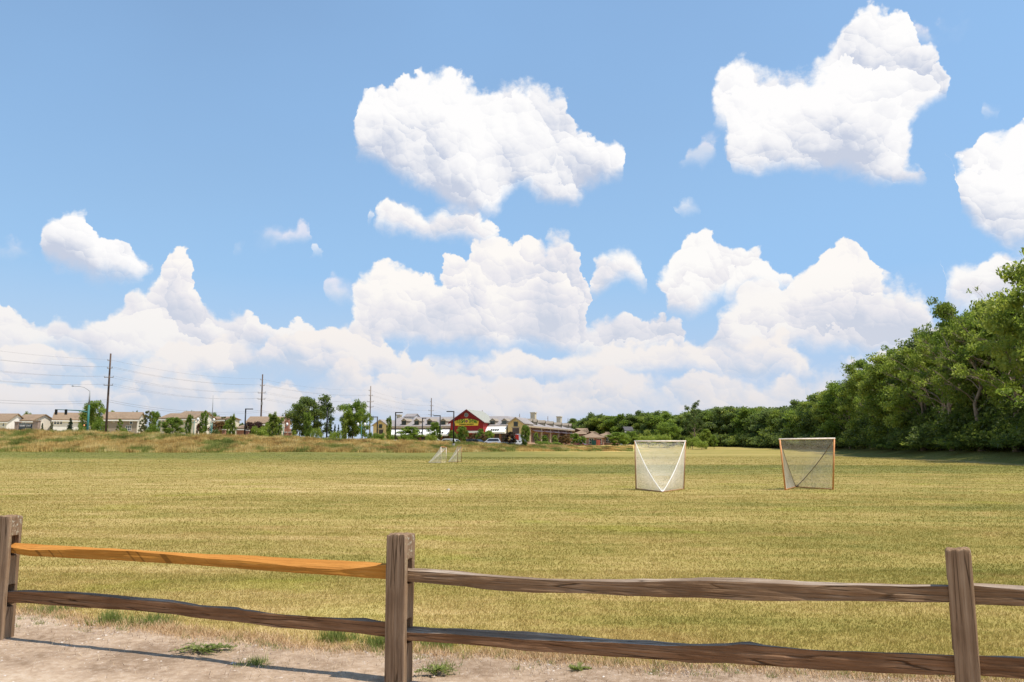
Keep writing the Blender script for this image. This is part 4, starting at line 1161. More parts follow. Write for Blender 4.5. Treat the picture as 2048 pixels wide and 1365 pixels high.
ORD = ('first second third fourth fifth sixth seventh eighth ninth tenth eleventh twelfth thirteenth fourteenth fifteenth sixteenth seventeenth eighteenth nineteenth twentieth '
       'twenty-first twenty-second twenty-third twenty-fourth twenty-fifth twenty-sixth twenty-seventh twenty-eighth twenty-ninth thirtieth thirty-first thirty-second thirty-third thirty-fourth thirty-fifth').split()
G_front = 'trees along the front edge of the wood at the right'
G_back = 'trees standing deeper in the wood at the right'
hues = ['mid green', 'deep green', 'bright green', 'yellow green']
leafs = [None, LF_dark, LF_mid, LF_lime]
front = [1668, 1692, 1716, 1742, 1768, 1796, 1826, 1858, 1892, 1930, 1970, 2015, 2062, 2138, 2210, 2300, 2440, 2600, 2800]
marks = {1716: 'bright green leafy tree leaning out where the near wood begins to rise', 1742: 'leafy tree with a ragged round top, third in the near wood',
         1858: 'tall tree with visible forking limbs in the middle of the near wood', 1970: 'broad domed tree with bare grey limbs showing through, near the right edge',
         2138: 'tallest tree, its crown overhanging the right edge of the view'}
for k, px in enumerate(front):
    Y = bank_y(px) + rr_.uniform(1, 4)
    yt = skyline(px) + rr_.uniform(-6, 24)
    if px == 2138: yt = 462
    wpx = (9.2 if px < 2000 else 11) / Y * FPX * rr_.uniform(.9, 1.15)
    tree(px, yt, Y, 'open' if k in (2, 4, 6, 8, 9, 10, 11, 12) else 'wood', marks.get(px, ORD[k] + ' tree from the left along the front edge of the near wood'), wpx, leaf=[None, LF_mid, LF_lime, None, LF_mid][k % 5], group=G_front, v=k)
for k in range(30):
    px = 1640 + (k * 61.7) % 560; Y = bank_y(px) + 7 + (k % 3) * 6
    yt = skyline(px) + rr_.uniform(0, 45)
    tree(px, yt, Y, 'wood', 'leafy woodland tree standing deeper in the wood, behind its front row', 10.0 / Y * FPX * rr_.uniform(.85, 1.15), leaf=[None, LF_dark, LF_mid][k % 3], group=G_back, v=k)
# understorey brush closing the wood's foot
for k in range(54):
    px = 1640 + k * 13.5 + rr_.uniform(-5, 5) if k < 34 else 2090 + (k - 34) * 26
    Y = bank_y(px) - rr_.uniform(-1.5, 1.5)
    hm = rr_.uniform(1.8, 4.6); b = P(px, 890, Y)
    tree(px, 893 - (hm + z1(b.x, b.y) - 1.6) / Y * FPX, Y, 'shrub', 'dense leafy brush filling the foot of the wood at the right', rr_.uniform(5.5, 8) / Y * FPX, leaf=[LF_shade, LF_shade, LF_dark, LF_wood][k % 4], cat='shrub', name='brush', group='brush at the foot of the near wood', v=k)
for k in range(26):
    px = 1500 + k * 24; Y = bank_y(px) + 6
    b = P(px, 890, Y); tree(px, 893 - (6.0 + z1(b.x, b.y) - 1.6) / Y * FPX, Y, 'shrub', 'tall dark brush standing between the trunks of the near wood', 9 / Y * FPX, leaf=LF_shade, cat='shrub', name='brush', group='brush between the trunks', v=k)
for k, (px, yt, dy, lab) in enumerate(((1846, 668, 1.5, 'grey leafless tree among the leaves, left of the tall forking one'), (1905, 640, 2.0, 'grey leafless tree with spreading limbs left of the broad domed tree'),
                                       (1962, 625, 2.0, 'bare limbed tree standing in front of the broad domed tree'), (2032, 610, 2.0, 'bare limbed tree closest to the right edge'))):
    tree(px, yt, bank_y(px) - dy, 'bare', lab, 9.0 / bank_y(px) * FPX, v=k)
tree(1700, 722, 168, 'bare', 'thin leafless tree sticking up above the treetops, farther of the three bare ones', 40)
tree(1722, 716, 160, 'bare', 'leafless twiggy tree beside the first rise of the near wood', 30)
tree(2002, 560, 99, 'bare', 'dead branching top poking above the domed crown near the right edge', 90)
# --- far wood across the end of the field
fpx = 1142
k = 0
while fpx < 1668:
    Y = bank_y(fpx) + rr_.uniform(0, 6)
    tree(fpx, skyline(fpx) + rr_.uniform(-1, 9), Y, 'far', ORD[k] + ' tree from the left in the front row of the distant wood', 8.6 / Y * FPX * rr_.uniform(.85, 1.2), leaf=[None, LF_mid, None, LF_dark, LF_wood][k % 5], group='front row of the distant wood', v=k)
    fpx += 20 * 240 / Y * rr_.uniform(.85, 1.15); k += 1
for j in range(24):
    px = 1150 + j * 22.3 + rr_.uniform(-5, 5); Y = bank_y(px) + 12 + rr_.uniform(0, 10)
    tree(px, skyline(px) + rr_.uniform(-3, 6), Y, 'far', 'green tree in the back row of the distant wood, only its crown showing', 9.5 / Y * FPX, leaf=[LF_dark, None, LF_wood][j % 3], group='back row of the distant wood', v=j)
for j in range(44):
    px = 1225 + j * 10.2 + rr_.uniform(-4, 4); Y = bank_y(px) - rr_.uniform(1, 4); b = P(px, 890, Y); hm = rr_.uniform(3, 5.5)
    tree(px, 893 - (hm + z1(b.x, b.y) - 1.6) / Y * FPX, Y, 'shrub', 'dark low brush at the foot of the distant wood', rr_.uniform(6, 9) / Y * FPX, leaf=[LF_far, LF_dark, LF_wood][j % 3], cat='shrub', name='brush', group='brush at the foot of the distant wood', v=j)
tree(1390, 801, 252, 'open', 'ragged dark treetop rising above the distant wood between the two near goals', 48, leaf=LF_dark)
tree(1190, 823, 298, 'far', 'tallest dark treetop above the brown roofs right of the store', 36, leaf=LF_dark)
tree(1338, 843, 228, 'round', 'round green tree standing before the distant wood, above the left near goal', 44, leaf=LF_mid)
tree(1297, 868, 222, 'shrub', 'yellow green bush left behind the left near goal', 46, leaf=LF_lime)
tree(1328, 866, 221, 'shrub', 'yellow green bush behind the middle of the left near goal', 34, leaf=LF_lime)
tree(1385, 872, 216, 'shrub', 'bright yellow green bush just right of the left near goal', 34, leaf=LF_lime)
tree(1413, 857, 220, 'young', 'small upright yellow green tree right of the left near goal', 22, leaf=LF_lime)
tree(1428, 869, 219, 'young', 'lower green tree at the right end of the bushes by the left near goal', 17, leaf=LF_mid)
tree(1403, 880, 213, 'shrub', 'lowest yellow green bush in front of the small upright tree', 28, leaf=LF_lime)
tree(1264, 862, 262, 'round', 'round tree half hiding the dark grey gabled house', 30, leaf=LF_mid)
tree(1248, 868, 258, 'shrub', 'green bush at the left foot of the dark grey gabled house', 26, leaf=LF_mid)
tree(1236, 864, 236, 'round', 'dense round green tree at the right end of the brown roofed buildings', 38, leaf=LF_mid)

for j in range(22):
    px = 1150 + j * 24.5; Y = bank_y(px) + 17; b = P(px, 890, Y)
    tree(px, 893 - (7 + z1(b.x, b.y) - 1.6) / Y * FPX, Y, 'shrub', 'dark undergrowth deep between the trunks of the distant wood', 15 / Y * FPX, leaf=LF_shade, cat='shrub', name='brush', group='undergrowth deep in the distant wood', v=j)
# --- trees of the town, left to right
tree(52, 822, 262, 'broad', 'yellow green treetop behind the far left houses', 22, leaf=LF_lime)
tree(80, 828, 255, 'round', 'dark green tree behind the gable at the far left', 34, leaf=LF_mid)
tree(82, 846, 190, 'spruce', 'tiny spruce by the stone sign pillar', 8)
tree(100, 843, 215, 'sparse', 'thin young conifer left of the white house', 7)
tree(108, 842, 260, 'broad', 'small green treetop in the gap left of the white house', 18, leaf=LF_lime)
tree(138, 836, 195, 'spruce', 'dark blue green spruce in front of the white house', 17)
tree(181, 799, 192, 'round', 'large dense green maple behind the signal pole', 44, leaf=LF_mid)
tree(196, 838, 188, 'shrub', 'rounded green bush at the foot of the large maple', 30, leaf=LF_mid)
tree(162, 846, 189, 'shrub', 'green bush at the left foot of the large maple', 20, leaf=LF_mid)
tree(217, 817, 262, 'broad', 'yellow green treetop behind the grey house, by the tallest utility pole', 26, leaf=LF_lime)
tree(268, 820, 262, 'broad', 'small dark treetop over the roof ridge of the grey house', 15, leaf=LF_dark)
tree(237, 837, 190, 'sparse', 'slim green conifer before the grey house wall', 14, leaf=LF_mid)
tree(244, 854, 188, 'shrub', 'low green bush before the grey house', 18, leaf=LF_mid)
tree(282, 838, 188, 'sparse', 'brownish conifer, left of the two by the grey house', 15)
tree(292, 820, 190, 'sparse', 'tall brownish open conifer right of the grey house', 22)
tree(308, 821, 235, 'round', 'dense dark green tree between the grey and the cream house', 25, leaf=LF_mid)
tree(303, 847, 186, 'shrub', 'bright green bush between the grey and the cream house', 26, leaf=LF_mid)
tree(344, 834, 182, 'round', 'round bright green tree in front of the cream house', 38, leaf=LF_mid)
tree(371, 820, 275, 'broad', 'small green treetop over the cream house ridge, left one', 8, leaf=LF_mid)
tree(382, 820, 275, 'broad', 'small green treetop over the cream house ridge, right one', 12, leaf=LF_mid)
tree(376, 828, 176, 'column', 'slender columnar tree before the cream house eave', 13)
tree(405, 820, 175, 'column', 'columnar tree covering the gable of the cream house', 15)
tree(419, 821, 262, 'broad', 'spreading green tree behind the gable of the cream house', 34, leaf=LF_mid)
tree(397, 846, 180, 'young', 'thin reddish young tree between the two columnar trees', 12, leaf=LF_red)
tree(437, 842, 205, 'young', 'wide reddish crabapple left of the middle', 38, leaf=LF_red)
tree(430, 855, 180, 'shrub', 'dark green low bush below the thin flagpole', 18, leaf=LF_dark)
tree(447, 832, 240, 'sparse', 'brown open tree behind the reddish crabapple', 14)
tree(453, 839, 190, 'young', 'light green young tree left of a dark columnar tree', 17, leaf=LF_mid)
tree(463, 826, 174, 'column', 'dark narrow columnar tree left of the black lamp post', 14, leaf=LF_wood)
tree(484, 843, 245, 'broad', 'small dark tree behind the black lamp post left of the brown roof', 16, leaf=LF_dark)
tree(499, 843, 205, 'round', 'dark purple plum tree beside the black lamp post', 20, leaf=LF_purple)
tree(515, 842, 206, 'round', 'second purple plum tree, in front of the brown roof', 24, leaf=LF_purple)
tree(519, 851, 182, 'shrub', 'feathery bright green bush before the plum trees', 36, leaf=LF_lime)
tree(535, 843, 195, 'young', 'green young tree right of the second utility pole', 18, leaf=LF_mid)
tree(545, 822, 172, 'column', 'tallest columnar tree, in front of the house with the brick chimney', 20, leaf=LF_wood)
tree(557, 834, 176, 'column', 'shorter columnar tree touching the tallest one', 16)
tree(588, 846, 215, 'young', 'small reddish tree right of the brick chimney', 10, leaf=LF_red)
tree(588, 860, 182, 'young', 'tiny bright green sapling right of the brick chimney', 9, leaf=LF_lime)
tree(612, 786, 205, 'broad', 'big dark spreading elm, the largest tree of the town, left of the black lamp post', 80, leaf=LF_dark, v=0)
tree(598, 812, 207, 'broad', 'dark elm crown bulging to the left of the largest one', 44, leaf=LF_dark, v=2)
tree(642, 803, 206, 'broad', 'dark elm crown bulging to the right of the largest one', 46, leaf=LF_dark, v=3)
tree(614, 823, 170, 'column', 'columnar young tree standing before the largest elm', 17)
tree(631, 853, 178, 'shrub', 'bright green shrub under the largest elm', 22, leaf=LF_lime)
tree(660, 841, 232, 'spruce', 'dark spruce right of the black lamp post, taller one', 13)
tree(669, 848, 240, 'spruce', 'small dark spruce right of the lamp post', 8)
tree(676, 849, 240, 'spruce', 'smallest dark spruce by the second big tree', 8)
tree(672, 860, 200, 'shrub', 'olive green low shrub between the two big trees', 30, leaf=LF_mid)
tree(705, 798, 205, 'broad', 'tall two-toned elm left of the third utility pole', 52, leaf=LF_mid, v=1)
tree(724, 816, 202, 'broad', 'brighter green tree leaning on the third utility pole', 36, leaf=LF_mid, v=3)
tree(697, 822, 206, 'broad', 'dark lower crown beneath the two-toned elm', 40, leaf=LF_dark, v=2)
tree(689, 837, 172, 'column', 'thin columnar tree before the second big elm', 12, leaf=LF_wood)
tree(777, 831, 178, 'column', 'columnar tree at the corner of the yellow gable', 11)
tree(758, 865, 184, 'shrub', 'green bushes below the yellow gable', 26, leaf=LF_mid)
tree(740, 862, 186, 'shrub', 'light green bush left of the yellow gable', 20, leaf=LF_mid)
tree(785, 868, 184, 'shrub', 'low green bush right of the yellow gable', 18, leaf=LF_mid)
tree(822, 852, 186, 'young', 'wide low green tree before the white awning', 40, leaf=LF_mid)
tree(812, 866, 184, 'shrub', 'green bush under the wide low tree', 30, leaf=LF_mid)
tree(870, 843, 188, 'young', 'light green tree before the left awning near the red gable', 26, leaf=LF_mid)
tree(862, 865, 187, 'shrub', 'light green bush at the left foot of the light green tree', 26, leaf=LF_lime)
tree(905, 860, 205, 'young', 'small olive tree under the left corner of the red gable', 16, leaf=LF_mid)
tree(926, 851, 189, 'round', 'dense green tree in front of the red gable sign', 24, leaf=LF_mid)
tree(950, 865, 200, 'young', 'thin reddish tree before the store entrance', 14, leaf=LF_red)
tree(961, 857, 196, 'young', 'pale green tree left of the right awning', 17, leaf=LF_mid)
tree(966, 868, 193, 'young', 'small reddish brown tree beside the blue van', 12, leaf=LF_red)
tree(978, 860, 197, 'round', 'yellow green round tree before the right awning', 17, leaf=LF_lime)
tree(1020, 863, 187, 'young', 'dark red young tree in front of the white truck', 26, leaf=LF_purple)
tree(1050, 849, 184, 'round', 'dense dark green tree right of the yellow gable', 20, leaf=LF_mid)
tree(985, 885, 187, 'shrub', 'low hedge left of the white pickup', 24, leaf=LF_grey)
tree(1006, 885, 186, 'shrub', 'silvery green bush by the front of the white pickup', 12, leaf=LF_grey)
tree(1073, 864, 205, 'young', 'slim yellow green tree before the brick wing', 10, leaf=LF_lime)
tree(1090, 870, 208, 'young', 'green sapling between the brick columns', 12, leaf=LF_mid)
tree(1110, 870, 210, 'young', 'dark green sapling before the third brick column', 11, leaf=LF_wood)
tree(1124, 872, 212, 'young', 'rust red shrub before the brick wing', 18, leaf=LF_red)
tree(1134, 870, 213, 'young', 'rust brown tree at the end of the brick wing', 16, leaf=LF_red)
tree(1085, 882, 203, 'shrub', 'green hedge at the foot of the brick wing, left part', 30, leaf=LF_mid)
tree(1110, 884, 205, 'shrub', 'green hedge at the foot of the brick wing, right part', 30, leaf=LF_mid)
tree(1150, 866, 218, 'young', 'bright green tree at the end of the store', 20, leaf=LF_mid)
tree(1165, 872, 219, 'young', 'lower bright green tree right of the store end', 15, leaf=LF_mid)
# ------------------------------------------------------------------ plateau: roads
M_asphalt = plain('asphalt', (0.075, 0.075, 0.078), 0.9, 0.2, 0.5)
def sheet(name, quads_px, label, dz=0.03, mat=M_asphalt):
    mb = MB()
    for (pa, pb, ya, yb) in quads_px:
        n = 24
        for i in range(n):
            xa = [(pa + (pb - pa) * (i + t) / n - 1024) / FPX for t in (0, 1)]
            for j in range(6):
                y0, y1 = ya + (yb - ya) * j / 6, ya + (yb - ya) * (j + 1) / 6
                q = [(xa[0] * y0, y0), (xa[1] * y0, y0), (xa[1] * y1, y1), (xa[0] * y1, y1)]
                mb.add([(x, y, z1(x, y) + dz) for x, y in q], [(0, 1, 2, 3)])
    return tag(mb.build(name, mat), label, kind='structure')
sheet('parking_lot', [(800, 1130, 188, 212)], 'grey asphalt parking lot in front of the store')
sheet('road', [(-600, 740, 164, 180)], 'grey road behind the embankment')

# ------------------------------------------------------------------ generic building pieces
M_white = plain('white trim paint', (0.74, 0.73, 0.70), 0.6, 0.06, 0.6)
M_frame = plain('white window frame', (0.78, 0.78, 0.77), 0.5, 0.04, 0.6)
M_glass = glass()
M_roofb = shingle('brown shingle roof', (0.25, 0.178, 0.118))
M_roofg = shingle('grey shingle roof', (0.27, 0.245, 0.235))
def window(parent, x, z, w, h, y, cols=1, name='window', frame=M_frame, gl=M_glass, face='y', out=-1):
    """window on a wall at plane y (face 'y') or x (face 'x'); out = outward sign"""
    fr = MB(); pn = MB(); t = .07
    def bx(mb, a0, a1, z0, z1_, d0, d1):
        lo, hi = sorted((y + out * d0, y + out * d1))
        if face == 'y': mb.box(a0, a1, lo, hi, z0, z1_)
        else: mb.box(lo, hi, a0, a1, z0, z1_)
    bx(fr, x - w / 2 - t, x + w / 2 + t, z - h / 2 - t, z - h / 2, .0, .09); bx(fr, x - w / 2 - t, x + w / 2 + t, z + h / 2, z + h / 2 + t, .0, .09)
    bx(fr, x - w / 2 - t, x - w / 2, z - h / 2, z + h / 2, .0, .09); bx(fr, x + w / 2, x + w / 2 + t, z - h / 2, z + h / 2, .0, .09)
    for c in range(1, cols):
        xx = x - w / 2 + w * c / cols; bx(fr, xx - t / 2, xx + t / 2, z - h / 2, z + h / 2, .0, .08)
    bx(fr, x - w / 2, x + w / 2, z - .03, z + .03, .0, .075)
    bx(pn, x - w / 2, x + w / 2, z - h / 2, z + h / 2, .005, .03)
    f = fr.build(name, frame, parent)
    pn.build('pane', gl, f)
    return f

def gable_roof(mb, x0, x1, y0, y1, ze, zr, axis='x', ov=.4, th=.22):
    """ridge along axis; slabs with thickness"""
    if axis == 'x':
        ym = (y0 + y1) / 2; dz = (zr - ze) / ((y1 - y0) / 2) * ov
        for s, ya in ((-1, y0), (1, y1)):
            mb.add([(x0 - ov, ya + s * ov, ze - dz), (x1 + ov, ya + s * ov, ze - dz), (x1 + ov, ym, zr), (x0 - ov, ym, zr),
                    (x0 - ov, ya + s * ov, ze - dz + th), (x1 + ov, ya + s * ov, ze - dz + th), (x1 + ov, ym, zr + th), (x0 - ov, ym, zr + th)],
                   [(0, 1, 2, 3), (4, 7, 6, 5), (0, 4, 5, 1), (1, 5, 6, 2), (2, 6, 7, 3), (3, 7, 4, 0)])
    else:
        xm = (x0 + x1) / 2; dz = (zr - ze) / ((x1 - x0) / 2) * ov
        for s, xa in ((-1, x0), (1, x1)):
            mb.add([(xa + s * ov, y0 - ov, ze - dz), (xa + s * ov, y1 + ov, ze - dz), (xm, y1 + ov, zr), (xm, y0 - ov, zr),
                    (xa + s * ov, y0 - ov, ze - dz + th), (xa + s * ov, y1 + ov, ze - dz + th), (xm, y1 + ov, zr + th), (xm, y0 - ov, zr + th)],
                   [(0, 1, 2, 3), (4, 7, 6, 5), (0, 4, 5, 1), (1, 5, 6, 2), (2, 6, 7, 3), (3, 7, 4, 0)])
    return mb
def gable_walls(mb, x0, x1, y0, y1, ze, zr, axis='x', zb=-.5):
    if axis == 'x':
        ym = (y0 + y1) / 2
        mb.prism([(y0, zb), (y1, zb), (y1, ze), (ym, zr), (y0, ze)], x0, x1, 'x')
    else:
        xm = (x0 + x1) / 2
        mb.prism([(x0, zb), (x1, zb), (x1, ze), (xm, zr), (x0, ze)], y0, y1, 'y')
    return mb

def house(px0, px1, Y, y_eave, y_ridge, depth, wall, label, rz=0.0, axis='x', roof=M_roofb, wins=(), chim=None, trim=True, name='house', extra=None, gab=None):
    """house whose front wall spans px0..px1 at distance Y; heights read from the eave and ridge rows"""
    pc = (px0 + px1) / 2
    o = P(pc, 890, Y); g = z1(o.x, o.y)
    w = (px1 - px0) / FPX * Y / math.cos(rz)
    ze = P(pc, y_eave, Y).z - g
    zr = P(pc, y_ridge, Y + (depth / 2 if axis == 'x' else 0)).z - g
    root = thing(name, (o.x, o.y, g), label, 'house', rz=rz)
    x0, x1 = -w / 2, w / 2
    gable_walls(MB(), x0, x1, 0, depth, ze, zr, axis).build('wall', wall, root)
    gable_roof(MB(), x0, x1, 0, depth, ze, zr, axis).build('roof', roof, root)
    if trim:
        MB().box(x0 - .41, x1 + .41, -.46, -.36, ze - .55, ze - .2).build('gutter', M_white, root) if axis == 'x' else None
    S = FPX / Y
    for (wx, wy, ww, wh, cols) in wins:      # px centre, row centre, size in px
        p = P(wx, wy, Y); lx = (p.x - o.x) / math.cos(rz)
        window(root, lx, p.z - g, ww / S, wh / S, 0.0, cols)
    if chim:
        cx, cy, cw, ct, mat = chim           # px centre, y position fraction, px width, top row
        lx = (P(cx, 890, Y).x - o.x); zt = P(cx, ct, Y).z - g
        c = MB(); c.box(lx - cw / S / 2, lx + cw / S / 2, depth * cy - .5, depth * cy + .6, -.4, zt); c.box(lx - cw / S / 2 - .12, lx + cw / S / 2 + .12, depth * cy - .62, depth * cy + .72, zt, zt + .25)
        c.build('chimney', mat, root)
    return root, w, ze, zr, o, g
M_cream = siding('cream lap siding', (0.64, 0.58, 0.47)); M_whites = siding('white lap siding', (0.72, 0.71, 0.68)); M_greige = siding('greige lap siding', (0.30, 0.25, 0.20))
M_gable = siding('pale gable siding', (0.70, 0.65, 0.56)); M_tan = siding('tan lap siding', (0.42, 0.34, 0.26)); M_brick = brick('red brick', (0.36, 0.14, 0.09)); M_stone = brick('tan stone', (0.42, 0.30, 0.22))
# far left houses
def side_gable(root, w, ze, zr, depth, mat, side=1):
    x = side * w / 2 + side * .012
    MB().prism([(0, -.4), (depth, -.4), (depth, ze), (depth / 2, zr), (0, ze)], x - .01, x + .01, 'x').build('gable_wall', mat, root)
h, w, ze, zr, o, g = house(-60, 10, 226, 843, 829, 9, M_whites, 'pale house cut off by the left edge, its brown roof facing us', wins=[(7, 850, 3, 5, 1)])
h, w, ze, zr, o, g = house(24, 62, 232, 841.5, 830.5, 11, M_tan, 'brown roofed house with a broad pale end gable behind the dark stone sign', rz=R(-2), wins=[(30, 850, 4, 7, 1), (48, 845, 7, 4, 2)], chim=(25, .1, 5, 831, M_stone))
side_gable(h, w, ze, zr, 11, M_gable)
h, w, ze, zr, o, g = house(100, 116, 262, 849, 845, 9, M_whites, 'small low white house glimpsed left of the white two-storey house', roof=M_roofb)
h, w, ze, zr, o, g = house(112, 180, 236, 840, 827.5, 10, M_whites, 'white two-storey house with a brown roof, left of the large maple', rz=R(24), wins=[(118, 845.5, 3.4, 7, 1), (122.7, 845.5, 3.4, 7, 1), (127.4, 845.5, 3.4, 7, 1)])
h, w, ze, zr, o, g = house(204, 268, 214, 838.5, 826, 11, M_greige, 'greige two-storey house with a bright end gable right of the tallest utility pole', rz=R(14), wins=[(210, 845, 5, 8, 1), (229, 843, 3, 3, 1), (260, 844, 4.5, 8, 1), (255, 857, 9, 9, 3)])
side_gable(h, w, ze, zr, 11, M_gable)
h, w, ze, zr, o, g = house(318, 352, 214, 837, 828.5, 10, M_cream, 'lower left part of the cream house, behind a round tree', rz=R(-8), wins=[(326, 843, 4, 8, 1)])
h, w, ze, zr, o, g = house(344, 387, 213, 837, 824.5, 11, M_cream, 'tall cream house with a wide pale gable behind the columnar trees', rz=R(-9), wins=[])
side_gable(h, w, ze, zr, 11, M_gable)
h, w, ze, zr, o, g = house(415, 447, 240, 839, 835, 9, M_cream, 'low cream house behind the reddish crabapple', rz=R(-10), wins=[(420, 841, 3, 3, 1)])
h, w, ze, zr, o, g = house(471, 490, 236, 857, 852, 8, M_brick, 'small brick front with a tan roof left of the black lamp post', rz=R(-10))
h, w, ze, zr, o, g = house(492, 562, 216, 847, 835, 11, M_cream, 'house with a long brown roof and a tall red brick chimney', rz=R(4), chim=None)
side_gable(h, w, ze, zr, 11, M_gable)
cb = MB(); cb.box(w / 2 + .05, w / 2 + 1.0, 3.2, 5.0, -.4, zr + .7); cb.box(w / 2 - .05, w / 2 + 1.1, 3.1, 5.1, zr + .7, zr + .95); cb.box(w / 2 + .05, w / 2 + 1.4, 2.9, 5.3, -.4, zr * .55)
cb.build('chimney', M_brick, h)
h, w, ze, zr, o, g = house(1252, 1266, 278, 862, 855, 8, plain('grey wall paint', (.07, .07, .075)), 'grey gabled house hidden among the trees left of the near goal', roof=shingle('dark grey shingle roof', (0.10, 0.095, 0.10)))

# dark sign between stone pillars
def monument_sign():
    Y = 170.0; o = P(50, 890, Y); g = z1(o.x, o.y)
    root = thing('monument_sign', (o.x, o.y, g), 'dark sign board with pale lettering between two stone pillars at the far left', 'sign')
    X = lambda px: P(px, 890, Y).x - o.x
    Zr = lambda py: P(50, py, Y).z - g
    for a, b, t, nm in ((65, 75.5, 843, 'pillar'), (29, 36, 845.5, 'pillar')):
        m = MB(); m.box(X(a), X(b), -.5, .5, -.4, Zr(t)); m.box(X(a) - .1, X(b) + .1, -.6, .6, Zr(t), Zr(t) + .18); m.build(nm, M_stone, root)
    MB().box(X(35), X(63.5), -.25, .25, -.3, Zr(847.3)).build('board', plain('black sign paint', (.012, .02, .025), .4), root)
    fr = MB(); a, b, c, d = X(35.3), X(63.2), Zr(856.8), Zr(848)
    for q in ((a, b, c, c + .06), (a, b, d - .06, d), (a, a + .06, c, d), (b - .06, b, c, d)): fr.box(q[0], q[1], -.29, -.252, q[2], q[3])
    fr.build('frame', plain('blue grey sign trim', (.35, .42, .45)), root)
    rs = random.Random(3); tx = MB(); x = X(38)        # the lettering is too small to read in the picture: letter-sized strokes
    while x < X(61):
        w_ = rs.uniform(.14, .24); zc = Zr(851.5)
        tx.box(x, x + .05, -.29, -.252, zc - .22, zc + .2)
        if rs.random() < .75: tx.box(x + w_ - .05, x + w_, -.29, -.252, zc - .22, zc + .12)
        if rs.random() < .7: tx.box(x, x + w_, -.288, -.252, zc - .22 if rs.random() < .5 else zc + .1, (zc - .17) if rs.random() < .5 else zc + .14)
        x += w_ + .09
    tx.build('lettering', M_white, root)
monument_sign()

# brick gate pillars seen under the trees
for px, yt, lab in ((447, 859, 'small brick pillar with a pale cap under the reddish crabapple'), (494, 860.5, 'brick pillar with a pale cap right of the black lamp post'), (569, 864, 'brick pillar with a pale cap below the brick chimney'), (580, 864, 'brick pillar with a pale cap right of the brick chimney')):
    Y = 183.0; o = P(px, 890, Y); g = z1(o.x, o.y); h_ = P(px, yt, Y).z - g
    root = thing('brick_pillar', (o.x, o.y, g), lab, 'pillar', 'brick pillars along the road')
    MB().box(-.32, .32, -.32, .32, -.3, h_ - .18).build('shaft', M_brick, root); MB().box(-.42, .42, -.42, .42, h_ - .18, h_).build('cap', plain('limestone', (.55, .50, .42)), root)

# ------------------------------------------------------------------ the store
TH = R(16)
S0 = Vector((3.6, 226.0)); SG = 1.95
store = thing('grocery_store', (S0.x, S0.y, SG), 'long store with a red barn gable, white awnings, grey dormered roof and a brick wing', 'store', rz=-TH)
SM = Matrix.Translation((S0.x, S0.y, SG)) @ Matrix.Rotation(-TH, 4, 'Z'); SI = SM.inverted()
def SP(px, py, ly=0.0):
    """store-local point on the plane y = ly seen at (px, py)"""
    o = SI @ Vector((0, 0, CAM_H)); d = SI.to_3x3() @ ray(px, py)
    t = (ly - o.y) / d.y; return o + d * t
def SPx(px, py, lx=0.0):
    o = SI @ Vector((0, 0, CAM_H)); d = SI.to_3x3() @ ray(px, py)
    t = (lx - o.x) / d.x; return o + d * t
M_red = siding('barn red board', (0.30, 0.022, 0.020), .3, 0, .8); M_yel = siding('straw yellow siding', (0.72, 0.53, 0.25), .22, 2, .85)
M_tanT = plain('tan stone trim', (0.40, 0.32, 0.23)); M_awn = plain('white awning canvas', (0.80, 0.79, 0.75), .8, .03)
M_dark = plain('dark shopfront', (0.085, 0.062, 0.062), .3, .3, .6); M_brick2 = brick('plum brick', (0.34, 0.165, 0.125)); M_metal = plain('pale green metal roof', (0.30, 0.30, 0.25), .6)
M_dorm = plain('tan dormer paint', (0.36, 0.30, 0.21)); M_droof = plain('dormer roof tan', (0.27, 0.225, 0.17)); M_dg = glass('dormer glass', (0.05, 0.06, 0.05)); M_dk = plain('dark green frame', (0.03, 0.035, 0.028))
xl = SP(776, 855).x; zeave = SP(1000, 850.5).z; D_ = 17.0
zrid = SP(1000, 832.8, D_ / 2).z
wm = MB(); wm.box(xl, -.01, 0, D_, -.5, zeave); wm.build('wall', M_brick2, store)
rf = MB(); kz = (zrid - zeave) / (D_ / 2) * .5; XR = -7.6; WL = 66.0
e0 = zeave - kz
rf.add([(xl - .4, -.5, e0), (.5, -.5, e0), (XR, D_ / 2, zrid), (xl - .4, D_ / 2, zrid), (xl - .4, D_ + .5, e0), (XR - 8.1, D_ + .5, e0)], [(0, 1, 2, 3), (3, 2, 5, 4)])
rf.add([(xl - .4, -.5, e0 - .22), (.5, -.5, e0 - .22), (.5, -.5, e0), (xl - .4, -.5, e0)], [(0, 1, 2, 3)])
rf.build('roof', M_roofg, store)
MB().box(xl - .4, -.1, -.68, -.55, zeave - .75, zeave - .15).build('eave_board', M_tanT, store)
sf = MB()
for a, b in ((782, 898), (978, 1014)):
    sf.box(SP(a, 870).x, SP(b, 870).x, -.06, 0, .1, SP(900, 869).z)
sf.build('shopfront', M_dark, store)
pc = MB()
for q in (800, 820, 842, 862, 884, 988, 1001):
    x = SP(q, 870).x; pc.box(x - .35, x + .35, -.35, -.07, -.3, SP(900, 869).z)
pc.build('pilaster', M_brick2, store)
def awning(pa, pb, yt, yb, pb_low):
    za, zb_ = SP(900, yt).z, SP(900, yb, -3.0).z
    x0, x1 = SP(pa, yt).x, SP(pb, yt).x; x0b, x1b = SP(pa - 1, yb, -3).x, SP(pb_low, yb, -3).x
    m = MB()
    m.add([(x0, -.05, za), (x1, -.05, za), (x1b, -3, zb_), (x0b, -3, zb_), (x0b, -3, zb_ - .45), (x1b, -3, zb_ - .45), (x0, -.05, zb_ - .4), (x1, -.05, zb_ - .4)],
          [(0, 3, 2, 1), (3, 4, 5, 2), (0, 6, 4, 3), (1, 2, 5, 7)])
    return m.build('awning', M_awn, store)
